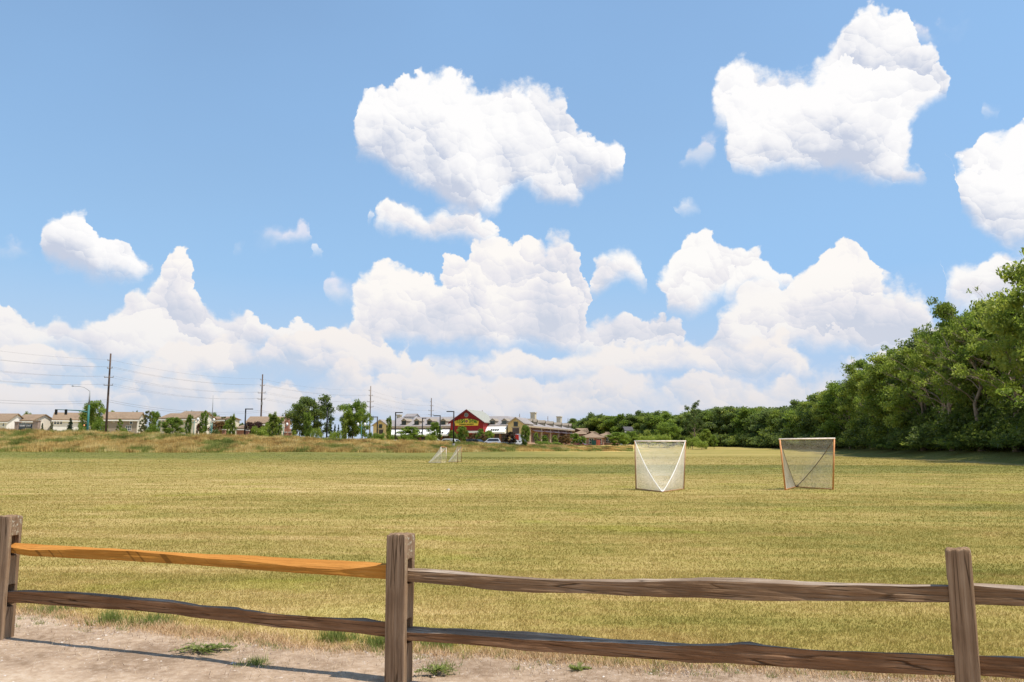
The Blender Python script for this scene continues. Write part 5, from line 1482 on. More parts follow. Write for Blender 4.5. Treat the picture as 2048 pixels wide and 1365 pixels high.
for (pa, pb, yt, yb, pl, txts) in ((783, 900, 857.5, 869, 896, ((793, 806, 865.8), (838, 843, 865.6), (880, 887, 865.6))), (972, 1016, 851.5, 864.5, 1009, ((982, 998, 861.3),))):
    aw = awning(pa, pb, yt, yb, pl)
    t = MB()
    for a, b, yy in txts:
        za, zb_ = SP(900, yt).z, SP(900, yb, -3.0).z
        for (u) in (0.72,):
            z = za + (zb_ - za) * u; y = -.05 + (-2.95) * u
            x = SP(a, yy, y).x; xe = SP(b, yy, y).x
            while x < xe:
                t.add([(x, y - .03, z + .28), (x + .5, y - .03, z + .28), (x + .5, y - .52, z - .12), (x, y - .52, z - .12)], [(0, 3, 2, 1)]); x += .62
    t.build('awning_lettering', M_dk, aw)
def dormer(px, parent, lx=None, side=False):
    root_z = None
    if not side:
        w = 1.5; x = SP(px, 845, 1.0).x; z0 = zeave + .25; z1_ = SP(px, 842.0, .6).z; zt = SP(px, 837.8, .6).z
        m = MB(); m.prism([(x - w / 2, z0 - .3), (x + w / 2, z0 - .3), (x + w / 2, z1_), (x, zt), (x - w / 2, z1_)], .6, 6, 'y')
        d = m.build('dormer', M_dorm, parent)
        r_ = MB(); gable_roof(r_, x - w / 2, x + w / 2, .6, 6, z1_, zt, 'y', .18, .10); r_.build('dormer_roof', M_droof, d)
        MB().box(x - w * .42, x + w * .42, .545, .59, z0 + .05, z1_ - .05).build('dormer_window', M_dg, d)
    else:
        w = 1.25; z0 = zeave + .35; z1_ = zeave + 1.35; zt = zeave + 1.95; y = px
        m = MB(); m.prism([(y - w / 2, z0 - .3), (y + w / 2, z0 - .3), (y + w / 2, z1_), (y, zt), (y - w / 2, z1_)], lx - 4, lx - .9, 'x')
        d = m.build('dormer', M_dorm, parent)
        r_ = MB(); gable_roof(r_, lx - 4, lx - .9, y - w / 2, y + w / 2, z1_, zt, 'x', .18, .10); r_.build('dormer_roof', M_droof, d)
        MB().box(lx - .89, lx - .845, y - w * .4, y + w * .4, z0 + .05, z1_ - .05).build('dormer_window', M_dg, d)
for px in (809, 834.5, 860, 887.5, 986, 1009.5): dormer(px, store)
# cupola piece and chimney on the left roof
x0, x1 = SP(816, 835, 9).x, SP(834, 835, 9).x
m = MB(); gable_walls(m, x0, x1, 6.5, 11, SP(820, 834.5, 6.5).z, SP(820, 829.3, 8.7).z, 'x', zrid - 2.0); cu = m.build('roof_lantern', M_white, store)
m = MB(); gable_roof(m, x0, x1, 6.5, 11, SP(820, 834.5, 6.5).z, SP(820, 829.3, 8.7).z, 'x', .25); m.build('lantern_roof', M_roofg, cu)
M_chim = plain('cream chimney stone', (0.56, 0.48, 0.33))
def chimney(x0, x1, y0, y1, zt, mat=M_chim):
    m = MB(); m.box(x0, x1, y0, y1, zrid - 2.5, zt); m.box(x0 - .15, x1 + .15, y0 - .15, y1 + .15, zt, zt + .3); m.build('chimney', mat, store)
chimney(SP(796, 835, 9).x, SP(802.5, 835, 9).x, 8, 9.4, SP(799, 831.5, 8).z)
# red barn gable projecting from the front
bx0, bx1 = SP(901, 860, -4.6).x, SP(966, 860, -4.6).x
bze = SP(933, 844.0, -4.6).z; bzr = SP(932, 820.5, -4.6).z
m = MB(); gable_walls(m, bx0, bx1, -4.6, 9, bze, bzr, 'y', 2.9); barn = m.build('barn_gable', M_red, store)
m = MB(); gable_roof(m, bx0, bx1, -4.6, 9.2, bze, bzr, 'y', .45, .2); m.build('barn_roof', M_metal, barn)
tr = MB()
for s in (-1, 1):       # dark red rake boards
    xm = (bx0 + bx1) / 2; xe = bx0 - .5 if s < 0 else bx1 + .5; zl = bze - (bzr - bze) / ((bx1 - bx0) / 2) * .5
    tr.add([(xe, -5.08, zl - .35), (xm, -5.08, bzr - .35), (xm, -5.08, bzr + .2), (xe, -5.08, zl + .2), (xe, -5.0, zl - .35), (xm, -5.0, bzr - .35), (xm, -5.0, bzr + .2), (xe, -5.0, zl + .2)], [(0, 1, 2, 3), (4, 7, 6, 5), (0, 4, 5, 1), (2, 6, 7, 3)])
tr.build('rake_board', plain('dark red trim', (.16, .018, .018)), barn)
c = SP(932.5, 830.3, -4.66); m = MB(); n_ = 24
for rr0, rr1, dy in ((.62, .42, 0), ):
    ring = [(c.x + math.cos(i * 2 * math.pi / n_) * r_, -4.66, c.z + math.sin(i * 2 * math.pi / n_) * r_) for r_ in (rr0, rr1) for i in range(n_)]
    m.add(ring, [(i, (i + 1) % n_, n_ + (i + 1) % n_, n_ + i) for i in range(n_)])
rw = m.build('round_window', plain('grey round frame', (.30, .27, .25)), barn)
m = MB(); m.add([(c.x + math.cos(i * 2 * math.pi / n_) * .43, -4.645, c.z + math.sin(i * 2 * math.pi / n_) * .43) for i in range(n_)], [tuple(range(n_))]); m.build('pane', glass('pale round glass', (.12, .13, .13)), rw)
pl = MB()
for q in (903, 917, 933, 949, 963): x = SP(q, 870, -4.3).x; pl.box(x - .3, x + .3, -4.5, -3.9, -.4, 2.9)
pl.build('porch_column', M_brick2, store)
MB().box(SP(936, 865, -5).x, SP(959, 865, -5).x, -5.3, -4.62, SP(948, 866.5, -5).z, SP(948, 862.3, -5).z).build('entrance_canopy', M_white, store)
MB().box(SP(903, 865, -4).x, SP(936, 865, -4).x, -4.62, -4.0, 2.9 - .5, 2.88).build('porch_beam', M_dark, store)

# the shop sign: yellow arch with green letters
def arc_pts(px0, px1, n=20):
    out = []
    for i in range(n + 1):
        t = i / n; px = px0 + (px1 - px0) * t
        out.append((px, t))
    return out
def sign():
    ly = -4.78
    p0 = SP(908.7, 848, ly); p1 = SP(957.5, 848, ly); W_ = p1.x - p0.x
    zt_e, zt_c = SP(909, 843.0, ly).z, SP(933, 837.8, ly).z
    zb_e, zb_c = SP(911, 851.9, ly).z, SP(933, 851.7, ly).z
    n = 24; top, bot = [], []
    for i in range(n + 1):
        t = i / n; k = 1 - (2 * t - 1) ** 2
        ins = .28 * (1 - 0)
        top.append((p0.x + W_ * t, zt_e + (zt_c - zt_e) * k)); bot.append((p0.x + ins + (W_ - 2 * ins) * t, zb_e + (zb_c - zb_e) * k))
    def panel(sc, y0, y1, mat, name, par):
        cx = (p0.x + p1.x) / 2; cz = (zt_c + zb_c) / 2
        f = lambda p: (cx + (p[0] - cx) * sc, cz + (p[1] - cz) * (1 - (1 - sc) * 2.2))
        pts = [f(p) for p in bot] + [f(p) for p in top[::-1]]
        m = MB(); m.prism(pts, y0, y1, 'y'); return m.build(name, mat, par)
    rim = panel(1.0, -4.74, -4.61, plain('mustard sign rim', (.80, .56, .09)), 'sign_board', barn)
    panel(.97, -4.78, -4.745, plain('yellow sign face', (.80, .58, .07)), 'sign_face', rim)
    Mgreen = plain('green letter', (.025, .16, .02)); Mblk = plain('black letter', (.02, .015, .01))
    def text(body, cx, cz, h, mat, name, sx=1.0, rot=0.0, y=-4.80):
        cu = bpy.data.curves.new(name, 'FONT'); cu.body = body; cu.size = h * 1.4; cu.align_x = 'CENTER'; cu.align_y = 'CENTER'; cu.extrude = .012; cu.offset = h * .05
        tmp = bpy.data.objects.new(name, cu); COL.objects.link(tmp); bpy.context.view_layer.update()
        me = bpy.data.meshes.new_from_object(tmp.evaluated_get(bpy.context.evaluated_depsgraph_get()))
        bpy.data.objects.remove(tmp); me.materials.clear(); me.materials.append(mat)
        M_ = Matrix.Translation((cx, y, cz)) @ Matrix.Rotation(-rot, 4, 'Y') @ Matrix.Rotation(math.pi / 2, 4, 'X') @ Matrix.Diagonal((sx, 1, 1, 1))
        me.transform(M_); return me
    cx = (p0.x + p1.x) / 2
    letters = []
    def put(word, ta, tb, hs):
        for i, ch in enumerate(word):
            t = ta + (tb - ta) * (i + .5) / len(word); k = 1 - (2 * t - 1) ** 2
            zt = zt_e + (zt_c - zt_e) * k - .10; zb = zb_e + .56 + (zb_c - zb_e) * k + .10 * k
            h = (zt - zb)
            letters.append(text(ch, p0.x + W_ * t, (zt + zb) / 2, h * 1.0, Mgreen, 'letter', .64, 0))
    import bmesh
    for word, ta, tb in (('FRESH', .035, .425), ('THYME', .575, .965)):
        letters.clear(); put(word, ta, tb, 1)
        bm = bmesh.new()
        for me in letters: bm.from_mesh(me)
        me = bpy.data.meshes.new('sign_word'); bm.to_mesh(me); bm.free(); me.materials.append(Mgreen)
        link('sign_word', me, rim)
    me = text('FARMERS MARKET', cx, zb_e + .33, .30, Mblk, 'lower_line', 1.25); link('lower_line', me, rim)
    c = Vector((cx, 0, (zt_c + zb_c) / 2 + .22)); m = MB()
    m.add([(c.x + math.cos(i * .3142) * .40, -4.80, c.z + math.sin(i * .3142) * .36) for i in range(20)], [tuple(range(20))]); em = m.build('emblem', plain('dark red emblem', (.12, .02, .02)), rim)
    m = MB()
    for k in range(5):
        a = k * 1.257 + .3; q = (c.x + math.cos(a) * .2, c.z + math.sin(a) * .17)
        m.add([(q[0] + math.cos(i * .785) * .10, -4.812, q[1] + math.sin(i * .785) * .09) for i in range(8)], [tuple(range(8))])
    m.build('emblem_flower', plain('pale emblem petal', (.55, .30, .22)), em)
sign()

def yellow_gable(pa, pb, ya_e, y_r, front, depth, wpx, wy, ww, wh, dpx, dw, dyt, dyb, left=False):
    x0, x1 = SP(pa, 850, front).x, SP(pb, 850, front).x
    ze_ = SP((pa + pb) / 2, ya_e, front).z; zr_ = SP((pa + pb) / 2, y_r, front).z
    m = MB(); gable_walls(m, x0, x1, front, depth, ze_, zr_, 'y'); gw = m.build('yellow_gable', M_yel, store)
    m = MB(); gable_roof(m, x0, x1, front, depth, ze_, zr_, 'y', .35, .16); m.build('gable_roof', M_roofg, gw)
    tr = MB(); xm = (x0 + x1) / 2; k = (zr_ - ze_) / ((x1 - x0) / 2)
    for xe in (x0 - .36, x1 + .36):
        zl = ze_ - k * .36
        y0, y1 = front - .42, front - .36
        tr.add([(xe, y0, zl - .22), (xm, y0, zr_ - .22), (xm, y0, zr_ + .14), (xe, y0, zl + .14)], [(0, 1, 2, 3)])
    tr.build('rake_board', M_tanT, gw)
    S = FPX / 225
    p = SP(wpx, wy, front); window(gw, p.x, p.z, ww / S, wh / S, front, 2, frame=M_dk, gl=M_dg)
    p = SP(dpx, dyt, front); q = SP(dpx, dyb, front)
    MB().box(p.x - dw / S / 2, p.x + dw / S / 2, front - .05, front - .005, max(q.z, 0), p.z).build('entrance', M_dark, gw)
    MB().box(p.x - dw / S / 2 - .2, p.x + dw / S / 2 + .2, front - .12, front - .055, p.z, p.z + .25).build('lintel', M_tanT, gw)
yellow_gable(1016, 1047, 846.8, 835.5, -1.5, 9, 1031.5, 848.5, 7.5, 8, 1031.5, 14, 856.5, 870)
yellow_gable(746.5, 774.5, 850.5, 840.3, -1.0, 12, 761, 853, 6.5, 7, 762, 10, 860, 868)
# right wing running away from us
zw_e = zeave; m = MB(); m.box(-15, -.02, .02, WL, -.5, zw_e); m.build('wing_wall', M_brick2, store)
m = MB(); m.add([(.5, -.5, e0), (.5, WL + .5, e0), (XR, WL - 6, zrid), (XR, D_ / 2, zrid), (XR - 8.1, WL + .5, e0), (XR - 8.1, D_ + .5, e0)], [(0, 1, 2, 3), (1, 4, 2), (3, 2, 4, 5)]); m.add([(.5, -.5, e0 - .22), (.5, WL + .5, e0 - .22), (.5, WL + .5, e0), (.5, -.5, e0)], [(0, 1, 2, 3)]); m.build('wing_roof', M_roofg, store)
MB().box(.56, .68, 0, WL + .5, zw_e - .62, zw_e - .18).build('wing_eave_board', M_tanT, store)
pc = MB(); gl = MB(); aw = MB()
for px in (1060, 1083, 1100.7, 1117, 1132, 1143):
    y = SPx(px, 870, .3).y; pc.box(-.01, .35, y - .55, y + .55, -.5, zw_e - .62)
pc.build('column', M_tanT, store)
ys = [SPx(px, 870, 0).y for px in (1060, 1083, 1100.7, 1117, 1132, 1143)]
for a, b in zip(ys, ys[1:]):
    gl.box(-.01, .05, a + 2.6, b - 2.6, .7, 3.3); aw.add([(.06, a + .9, 4.3), (.06, b - .9, 4.3), (1.3, b - .9, 3.8), (1.3, a + .9, 3.8)], [(0, 1, 2, 3)])
gl.build('shop_window', M_dark, store); aw.build('wing_awning', plain('dark plum awning', (.07, .05, .06)), store)
MB().box(-.3, .5, 1, 12, -.5, .65).build('planter_wall', plain('sandstone base', (.46, .31, .23)), store)
for px in (1066.5, 1075.5, 1091.5, 1108, 1124.5, 1138, 1144): dormer(SPx(px, 850, -.6).y, store, 0.0, True)
y = SPx(1067.5, 832, -5).y; chimney(-5.8, -4.4, y - 1, y + 1, SPx(1067.5, 827, -5).z)
y = SPx(1119, 838, -5).y; chimney(-5.8, -4.4, y - 1.2, y + 1.2, SPx(1119, 835, -5).z)

# low brown buildings right of the store
def low_building(px0, px1, Y, y_e, y_r, depth, label, rz, hip=4.0, wall=M_brick2):
    pcx = (px0 + px1) / 2; o = P(pcx, 890, Y); g = z1(o.x, o.y); w = (px1 - px0) / FPX * Y
    root = thing('low_building', (o.x, o.y, g), label, 'building', rz=rz)
    ze_ = P(pcx, y_e, Y).z - g; zr_ = P(pcx, y_r, Y + depth / 2).z - g
    MB().box(-w / 2, w / 2, 0, depth, -.5, ze_).build('wall', wall, root)
    m = MB(); v = .6; a, b = -w / 2 - v, w / 2 + v
    m.add([(a, -v, ze_ - .1), (b, -v, ze_ - .1), (b, depth + v, ze_ - .1), (a, depth + v, ze_ - .1), (a + hip, depth / 2, zr_), (b - hip, depth / 2, zr_)],
          [(0, 1, 5, 4), (1, 2, 5), (2, 3, 4, 5), (3, 0, 4), (3, 2, 1, 0)])
    m.build('roof', M_roofb, root)
    for k in range(3):
        x = -w / 2 + w * (k + .5) / 3
        window(root, x, ze_ * .52, 1.3, 1.5, 0, 2)
low_building(1146, 1176, 262, 868, 857, 14, 'low brown hip-roofed building partly hidden by the end of the store', R(-8), 5)
low_building(1160, 1206, 250, 875, 863.5, 14, 'low brown hip-roofed building behind the green dumpster', R(-8), 5)
low_building(1188, 1222, 262, 873, 864.5, 12, 'low brown-roofed building with white columns right of the dumpster', R(-20), 4)

# ------------------------------------------------------------------ street furniture
M_pole = plain('weathered pole wood', (0.115, 0.080, 0.062), .9, .25, .6, .1); M_pole_g = plain('grey pole wood', (0.24, 0.20, 0.17), .9, .25, .6, .1)
M_blk = plain('black metal', (0.012, 0.012, 0.013), .45, .1); M_teal = plain('weathered green metal', (0.035, 0.16, 0.14), .5, .15, 1.0); M_galv = plain('grey galvanised metal', (.30, .31, .32), .45, .1)
M_wire = plain('grey wire', (.16, .16, .17), .6, .1)
HT = 20.6
POLES = [(None, 635, 131), (221.5, 707.5, 183), (525.3, 749, 235), (741.5, 772.5, 280), (862.8, 796.5, 349), (964.5, 821, 470), (1039.3, 828, 520), (1095.7, 833, 570), (1136, 837, 620)]
names = ['utility pole off the left edge', 'tallest dark utility pole, standing by the greige house', 'second tallest utility pole, in front of the purple plum trees', 'pale grey utility pole beside the two-toned elm',
         'dark utility pole rising behind the store roof left of the red gable', 'thin far pole just right of the red gable ridge', 'tiny far pole over the yellow gable ridge', 'tiny far pole above the brick wing roof', 'farthest tiny pole at the end of the brick wing roof']
Pp = []
for i, (px, yt, Y) in enumerate(POLES):
    if px is None: top = Vector((-104.0, 131.0, CAM_H + 20.3)); px = 0
    else: top = P(px, yt, Y)
    Pp.append(top)
wdir = (Pp[2] - Pp[1]); wdir.z = 0; wdir.normalize()
nd = Vector((1, -0.25, 0)).normalized()
ARMS = [(1.6, -0.55, 0.0), (3.3, -.55, .75), (5.35, -1.15, 1.15), (7.1, -1.15, 1.15)]
for i, top in enumerate(Pp):
    g = z1(top.x, top.y) if i else 2.6
    H = top.z - g
    root = thing('utility_pole', (top.x, top.y, g), names[i], 'utility pole', 'utility poles along the road')
    MB().tube([(0, 0, -.5), (0, 0, H * .5), (0, 0, H)], [.26, .22, .17], 8).build('pole', M_pole_g if i == 3 else M_pole, root, True)
    for dz, a, b in ARMS:
        m = MB(); p = nd * a; q = nd * b
        m.tube([p + Vector((0, -.2, H - dz)), q + Vector((0, -.2, H - dz))], .075, 4)
        cr = m.build('crossarm', M_pole_g, root)
        ins = MB()
        for e in ((a,) if b == 0 else (a, b)):
            v = nd * e + Vector((0, -.2, H - dz)); ins.tube([v, v + Vector((0, 0, .32))], [.06, .08], 6)
        ins.build('insulator', M_galv, cr)
    if i == 2: MB().tube([(.25, -.3, H - 8.8), (.25, -.3, H - 7.9)], .22, 8).build('transformer', M_galv, root)
WIRES = [(1.3, -.55, 'topmost power wire'), (3.0, -.55, 'left wire of the second crossarm'), (3.0, .75, 'right wire of the second crossarm'), (5.05, -1.15, 'left wire of the third crossarm'), (5.05, 1.15, 'right wire of the third crossarm'),
         (6.8, -1.15, 'left wire of the fourth crossarm'), (6.8, 1.15, 'right wire of the fourth crossarm'), (10.3, -.1, 'upper communication cable, below the crossarms'), (10.75, .1, 'lowest communication cable')]
for k, (dz, off, lab) in enumerate(WIRES):
    m = MB()
    for a, b in zip(Pp, Pp[1:]):
        A = a + nd * off - Vector((0, 0, dz)); B = b + nd * off - Vector((0, 0, dz)); pts = []
        for j in range(15):
            t = j / 14; v = A.lerp(B, t); v.z -= 4 * (1.1 + .05 * k) * t * (1 - t); pts.append(v)
        m.tube(pts, .016 if dz < 10 else .028, 3, False)
    tag(m.build('power_line', M_wire), lab + ' strung between the utility poles', 'power line', 'wires between the utility poles')

def lamp(px, yt, Y, label, arms, brackets=()):
    top = P(px, yt, Y); g = z1(top.x, top.y); H = top.z - g
    root = thing('lamp_post', (top.x, top.y, g), label, 'lamp post', 'black lamp posts around the parking lot')
    b = MB(); b.tube([(0, 0, -.3), (0, 0, .8)], .3, 10); b.build('base', plain('concrete', (.45, .43, .40)), root)
    MB().tube([(0, 0, 0), (0, 0, H)], [.17, .13], 8).build('pole', M_blk, root, True)
    for s in arms:
        h_ = MB(); h_.box(min(0, s * 1.5), max(0, s * 1.5), -.22, .22, H - .20, H - .02); hd = h_.build('lamp_head', M_blk, root)
    for bz, s in brackets: MB().box(min(0, s * .8), max(0, s * .8), -.05, .05, bz - .06, bz + .06).build('bracket', M_blk, root)
lamp(491.5, 817.5, 172, 'black lamp post left of the purple plum trees', (1,), ((3.6, 1),))
lamp(655, 815, 166, 'black lamp post in front of the largest elm', (0.2,), ((3.9, 1),))
lamp(755, 833.5, 186, 'black lamp post before the left yellow gable', (-1,))
lamp(791.3, 824.5, 176, 'black lamp post right of the left yellow gable', (1,))
lamp(845, 836, 196, 'thin black lamp post before the left awning', (.6,))
lamp(880.5, 831, 184, 'black lamp post left of the red gable', (-1,))
lamp(907.7, 822.5, 170, 'black lamp post overlapping the left side of the red gable', (-1,))

def twin_lamp(px, yt, Y, label):
    top = P(px, yt, Y); g = z1(top.x, top.y); H = top.z - g
    root = thing('twin_globe_lamp', (top.x, top.y, g), label, 'street lamp', 'twin lantern street lamps')
    MB().tube([(0, 0, -.3), (0, 0, .5), (0, 0, H - .3)], [.16, .08, .06], 8).build('pole', M_teal, root, True)
    MB().tube([(-.75, 0, H - .4), (-.4, 0, H - .75), (.4, 0, H - .75), (.75, 0, H - .4)], .05, 5).build('arm', M_teal, root)
    for s in (-.75, .75):
        o = MB().tube([(s, 0, H - .4), (s, 0, H - .2), (s, 0, H + .1), (s, 0, H + .35)], [.12, .24, .26, .05], 10).build('globe', M_white, root, True)
twin_lamp(389, 839, 180, 'twin lantern lamp before the cream gable')
twin_lamp(421, 840, 182, 'twin lantern lamp left of the thin flagpole')
twin_lamp(567, 849, 176, 'twin lantern lamp before the brick chimney')
twin_lamp(723, 849, 178, 'twin lantern lamp under the trees left of the pale utility pole')

def signal():
    Y = 175.0; top = P(180, 782, Y); g = z1(top.x, top.y); H = top.z - g
    root = thing('traffic_signal', (top.x, top.y, g), 'green traffic signal pole with two black signal heads and a curved lamp arm', 'traffic signal')
    MB().tube([(0, 0, -.4), (0, 0, H * .72)], [.26, .20], 10).build('pole', M_teal, root, True)
    MB().tube([(0, 0, H * .72), (0, 0, H)], [.16, .13], 8).build('upper_pole', M_galv, root, True)
    X = lambda px: P(px, 800, Y).x - top.x
    Zz = lambda py: P(150, py, Y).z - g
    MB().tube([(0, 0, Zz(825)), (X(160), 0, Zz(821.5)), (X(112), 0, Zz(819.5))], [.15, .11, .06], 8).build('mast_arm', M_teal, root, True)
    for px in (114.4, 134): 
        m = MB(); m.box(X(px) - .2, X(px) + .2, -.25, .1, Zz(830), Zz(819.2)); hd = m.build('signal_head', M_blk, root)
        l = MB()
        for k in range(3):
            zc = Zz(829) + (Zz(820) - Zz(829)) * (k + .5) / 3
            l.tube([(X(px), -.25, zc), (X(px), -.38, zc)], [.15, .16], 10)
        l.build('visor', M_blk, hd)
    pts = [(0, 0, Zz(783.5)), (X(174), 0, Zz(779.5)), (X(166), 0, Zz(775)), (X(158), 0, Zz(773.5)), (X(146), 0, Zz(773))]
    MB().tube(pts, [.07, .06, .055, .05, .045], 6).build('lamp_arm', M_galv, root, True)
    m = MB(); m.tube([(X(146), 0, Zz(773)), (X(144), 0, Zz(772.2)), (X(141.5), 0, Zz(772.6))], [.08, .16, .06], 8); m.build('lamp_head', M_galv, root, True)
    m = MB(); m.box(X(171), X(175.5), -.3, .1, Zz(853.5), Zz(848)); bx_ = m.build('pedestrian_signal', M_blk, root)
    ml, n, b = new_mat('amber hand light', .5); b.inputs['Base Color'].default_value = (.8, .35, .12, 1); b.inputs['Emission Color'].default_value = (1, .42, .14, 1); b.inputs['Emission Strength'].default_value = .5
    MB().box(X(172), X(174.6), -.33, -.302, Zz(852.4), Zz(849.3)).build('hand_light', ml, bx_)
signal()
def flagpole(px, yt, Y, label):
    top = P(px, yt, Y); g = z1(top.x, top.y); H = top.z - g
    root = thing('slim_pole', (top.x, top.y, g), label, 'pole')
    MB().tube([(0, 0, -.4), (0, 0, H * .4)], [.14, .12], 8).build('lower_shaft', M_teal, root, True)
    MB().tube([(0, 0, H * .4), (0, 0, H)], [.11, .07], 8).build('upper_shaft', M_galv, root, True)
flagpole(426.5, 791, 185, 'slim two-toned pole, green below and grey above, between the cream house and the crabapple')

# ------------------------------------------------------------------ vehicles
def car(px, y_roof, Y, L, H, kind, rgb, label, rz=0.0, cat='car', name='parked_car'):
    o = P(px, 890, Y); g = z1(o.x, o.y) + .03
    zt = P(px, y_roof, Y).z
    root = thing(name, (o.x, o.y, g + max(0.0, 0)), label, cat, 'cars parked in front of the store', rz=rz)
    W2 = .92
    m_ = plain('car paint ' + ' '.join('%.2f' % c for c in rgb), rgb, .25, .04, .5, .6)
    h = L / 2; sill = .32; belt = H * .60
    if kind == 'suv': side = [(-h, sill), (h, sill), (h, belt * .78), (h - .12, belt * .92), (h - 1.05, belt), (-h + .05, belt * 1.0), (-h, belt * .8)]; cab = [(h - 1.15, belt), (h - 1.95, H - .06), (h - 2.3, H), (-h + .5, H), (-h + .12, belt)]
    elif kind == 'pickup': side = [(-h, sill + .1), (h, sill), (h, belt * .85), (h - .1, belt * .98), (h - 1.25, belt), (-h, belt * 1.0)]; cab = [(h - 1.3, belt), (h - 2.0, H), (h - 3.3, H), (h - 3.55, belt)]
    else: side = [(-h, sill), (h, sill), (h, belt * .75), (h - .15, belt * .88), (h - 1.3, belt), (-h + .75, belt * 1.02), (-h, belt * .9)]; cab = [(h - 1.4, belt), (h - 2.2, H - .03), (h - 2.7, H), (-h + 1.5, H - .04), (-h + .6, belt)]
    def loft(poly, w0, w1, name, mat, par):
        """polygon in x,z; wide w0 at the low points and w1 at the high points"""
        zlo = min(z for x, z in poly); zhi = max(z for x, z in poly)
        f = lambda z: w0 + (w1 - w0) * (z - zlo) / (zhi - zlo)
        n = len(poly); m = MB()
        m.add([(x, -f(z), z) for x, z in poly] + [(x, f(z), z) for x, z in poly], [tuple(range(n)), tuple(range(n, 2 * n))[::-1]] + [(i, n + i, n + (i + 1) % n, (i + 1) % n) for i in range(n)])
        o_ = m.build(name, mat, par); bv = o_.modifiers.new('b', 'BEVEL'); bv.width = .05; bv.segments = 2; return o_
    loft(side, W2, W2 * .93, 'body', m_, root)
    loft(cab, W2 * .9, W2 * .72, 'cabin', m_, root)
    zc = belt + .05; zt_ = H - .12; wn = MB()
    xs = sorted(x for x, z in cab); x0, x1 = cab[-1][0] + .28, cab[0][0] - .30; xt0, xt1 = cab[-2][0] + .12, cab[1][0] - .02
    for s in (-1, 1):
        wlo, whi = W2 * .9 + .012, W2 * .72 + (W2 * .18) * (.12 / (H - belt)) + .012
        wn.add([(x0, s * wlo, zc), (x1, s * wlo, zc), (xt1, s * whi, zt_), (xt0, s * whi, zt_)], [(0, 1, 2, 3)])
    a, b = cab[0], cab[1]
    for (a, b, e) in ((cab[0], cab[1], .012), (cab[-1], cab[-2], -.012)):
        wn.add([(a[0] * .96 + b[0] * .04 + e, -W2 * .82, a[1] + .05), (a[0] * .96 + b[0] * .04 + e, W2 * .82, a[1] + .05), (b[0] + e, W2 * .66, b[1] - .05), (b[0] + e, -W2 * .66, b[1] - .05)], [(0, 1, 2, 3)])
    wn.build('window_glass', glass('car glass', (.03, .035, .045)), root)
    tyre = plain('tyre rubber', (.02, .02, .02), .9)
    for x in (h - .85, -h + .9):
        for s in (-1, 1):
            w = MB().tube([(x, s * (W2 - .2), .33), (x, s * (W2 + .02), .33)], .34, 16).build('wheel', tyre, root)
            MB().tube([(x, s * (W2 + .015), .33), (x, s * (W2 + .035), .33)], .20, 10).build('rim', M_galv, w)
    lt = MB()
    for s in (-1, 1): lt.box(h - .03, h + .015, s * .6 - .18, s * .6 + .18, belt * .68, belt * .82)
    lt.build('headlight', plain('headlight glass', (.7, .7, .68), .2), root)
    root.location.z = zt - H                  # the lot falls away slightly: seat the roof at its height
    return root
car(868, 877.6, 196, 4.6, 1.5, 'sedan', (.72, .72, .72), 'white car, leftmost, mostly hidden behind the white family car', R(180))
car(892, 878.2, 192, 5.0, 1.75, 'suv', (.80, .80, .80), 'large white family car with dark side windows, left of the lamp post', R(180))
car(914, 878.8, 197, 4.5, 1.5, 'sedan', (.30, .38, .46), 'blue grey car just right of the large white one', R(15))
car(906, 881.5, 189.5, 4.5, 1.42, 'sedan', (.78, .78, .78), 'low white car with only its roof and bonnet showing, before the blue grey car', R(0))
car(934, 878.6, 191, 4.8, 1.6, 'suv', (.03, .035, .05), 'dark navy family car below the red gable', R(170))
car(957, 878.9, 189, 4.7, 1.45, 'sedan', (.012, .016, .025), 'black car right of the navy one, nose towards us', R(-40))
car(981, 877.0, 196, 4.8, 1.8, 'suv', (.55, .56, .60), 'silver and blue family car left of the silvery bush', R(185))
car(1026, 878.6, 188.5, 5.3, 1.8, 'pickup', (.74, .74, .74), 'white pickup truck in front of the white box truck', R(0), 'pickup truck', 'pickup_truck')
car(1160, 885.3, 222, 4.2, 1.4, 'sedan', (.20, .03, .035), 'small dark red car right of the brick wing', R(160))
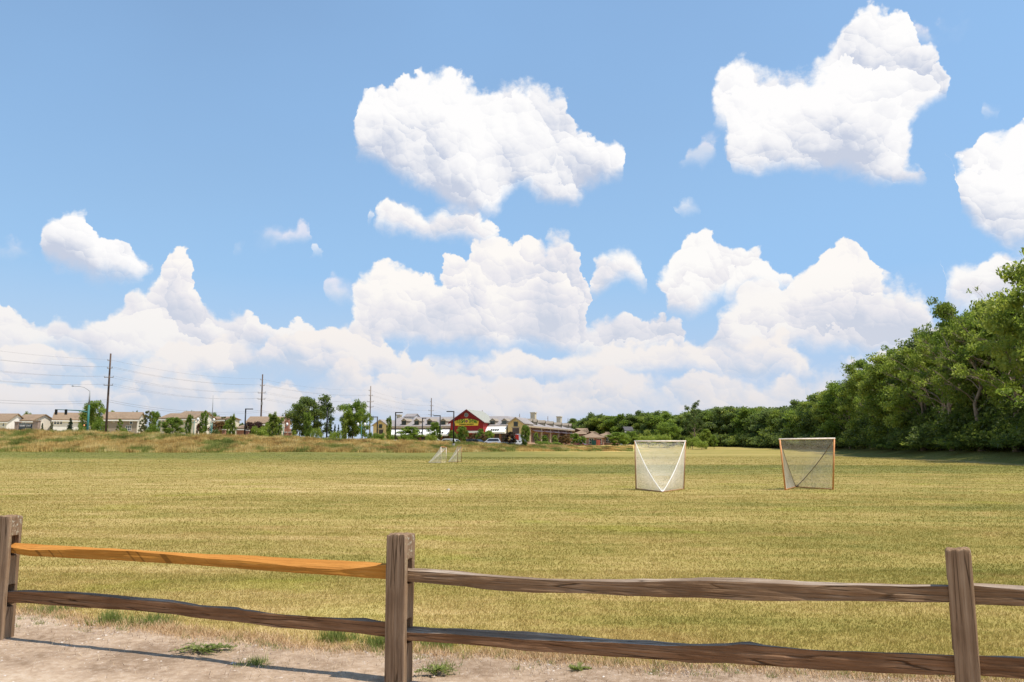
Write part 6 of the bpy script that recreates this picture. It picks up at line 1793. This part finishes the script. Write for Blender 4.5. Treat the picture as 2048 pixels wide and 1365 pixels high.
def truck():
    Y = 195.0; o = P(1032, 890, Y); g = z1(o.x, o.y) + .03
    root = thing('box_truck', (o.x, o.y, g), 'white box truck with a red panel on its side, behind the white pickup', 'truck')
    S = FPX / Y; zt = P(1032, 868.3, Y).z - g
    w = 18.5 / S; b = MB().box(-w / 2, w / 2, -1.1, 1.1, .9, zt).build('cargo_box', plain('white truck paint', (.74, .74, .73), .4), root)
    MB().box(-w / 2 + .75, -w / 2 + 1.75, -1.13, -1.105, 1.2, zt - .18).build('red_panel', plain('red panel paint', (.55, .03, .015), .4), b)
    MB().box(w / 2, w / 2 + 1.5, -1.0, 1.0, .6, 2.3).build('cab', plain('white truck paint', (.74, .74, .73), .4), root)
    MB().box(w / 2 + .5, w / 2 + 1.35, -1.02, -1.004, 1.5, 2.15).build('cab_window', glass('car glass', (.03, .035, .045)), root)
    for x in (-w / 2 + .8, w / 2 + .8):
        for s in (-1, 1): MB().tube([(x, s * .8, .45), (x, s * 1.08, .45)], .45, 14).build('wheel', plain('tyre rubber', (.02, .02, .02), .9), root)
    MB().box(-w / 2 + .1, w / 2 + .3, -.5, .5, .5, .9).build('chassis', M_blk, root)
truck()
def dumpster(px, yt, Y, rgb, w, label, cat='dumpster'):
    o = P(px, 890, Y); g = z1(o.x, o.y); H = P(px, yt, Y).z - g
    root = thing('dumpster', (o.x, o.y, g), label, cat)
    m = plain('paint ' + ' '.join('%.2f' % c for c in rgb), rgb, .6, .2, 1.5)
    MB().prism([(-w / 2 + .1, 0), (w / 2 - .1, 0), (w / 2, H - .12), (-w / 2, H - .12)], -.8, .8, 'y').build('bin', m, root)
    MB().box(-w / 2 - .06, w / 2 + .06, -.86, .86, H - .12, H).build('lid', plain('dark plastic lid', (.02, .03, .03), .5), root)
    r_ = MB()
    for k in range(4): x = -w / 2 + .25 + k * (w - .5) / 3; r_.box(x - .05, x + .05, -.88, -.80, .1, H - .15)
    r_.build('rib', m, root)
dumpster(1187.5, 880.5, 226, (.02, .08, .07), 1.25, 'dark green dumpster standing right of the small red car')
dumpster(1195, 879, 232, (.52, .13, .09), 1.5, 'faded red container right of the green dumpster', 'container')
tag(MB().add([P(896, 981, 30.5) + Vector(v) for v in ((-.09, 0, -.02), (.1, .02, 0), (.02, .09, .07), (-.05, -.05, .03), (.06, .09, -.03))], [(0, 1, 2), (0, 3, 2), (1, 4, 2), (0, 1, 3)]).build('paper_scrap', plain('weathered paper', (0.50, 0.45, 0.36))), 'tiny scrap of pale paper lying on the lawn left of the centre', 'litter')
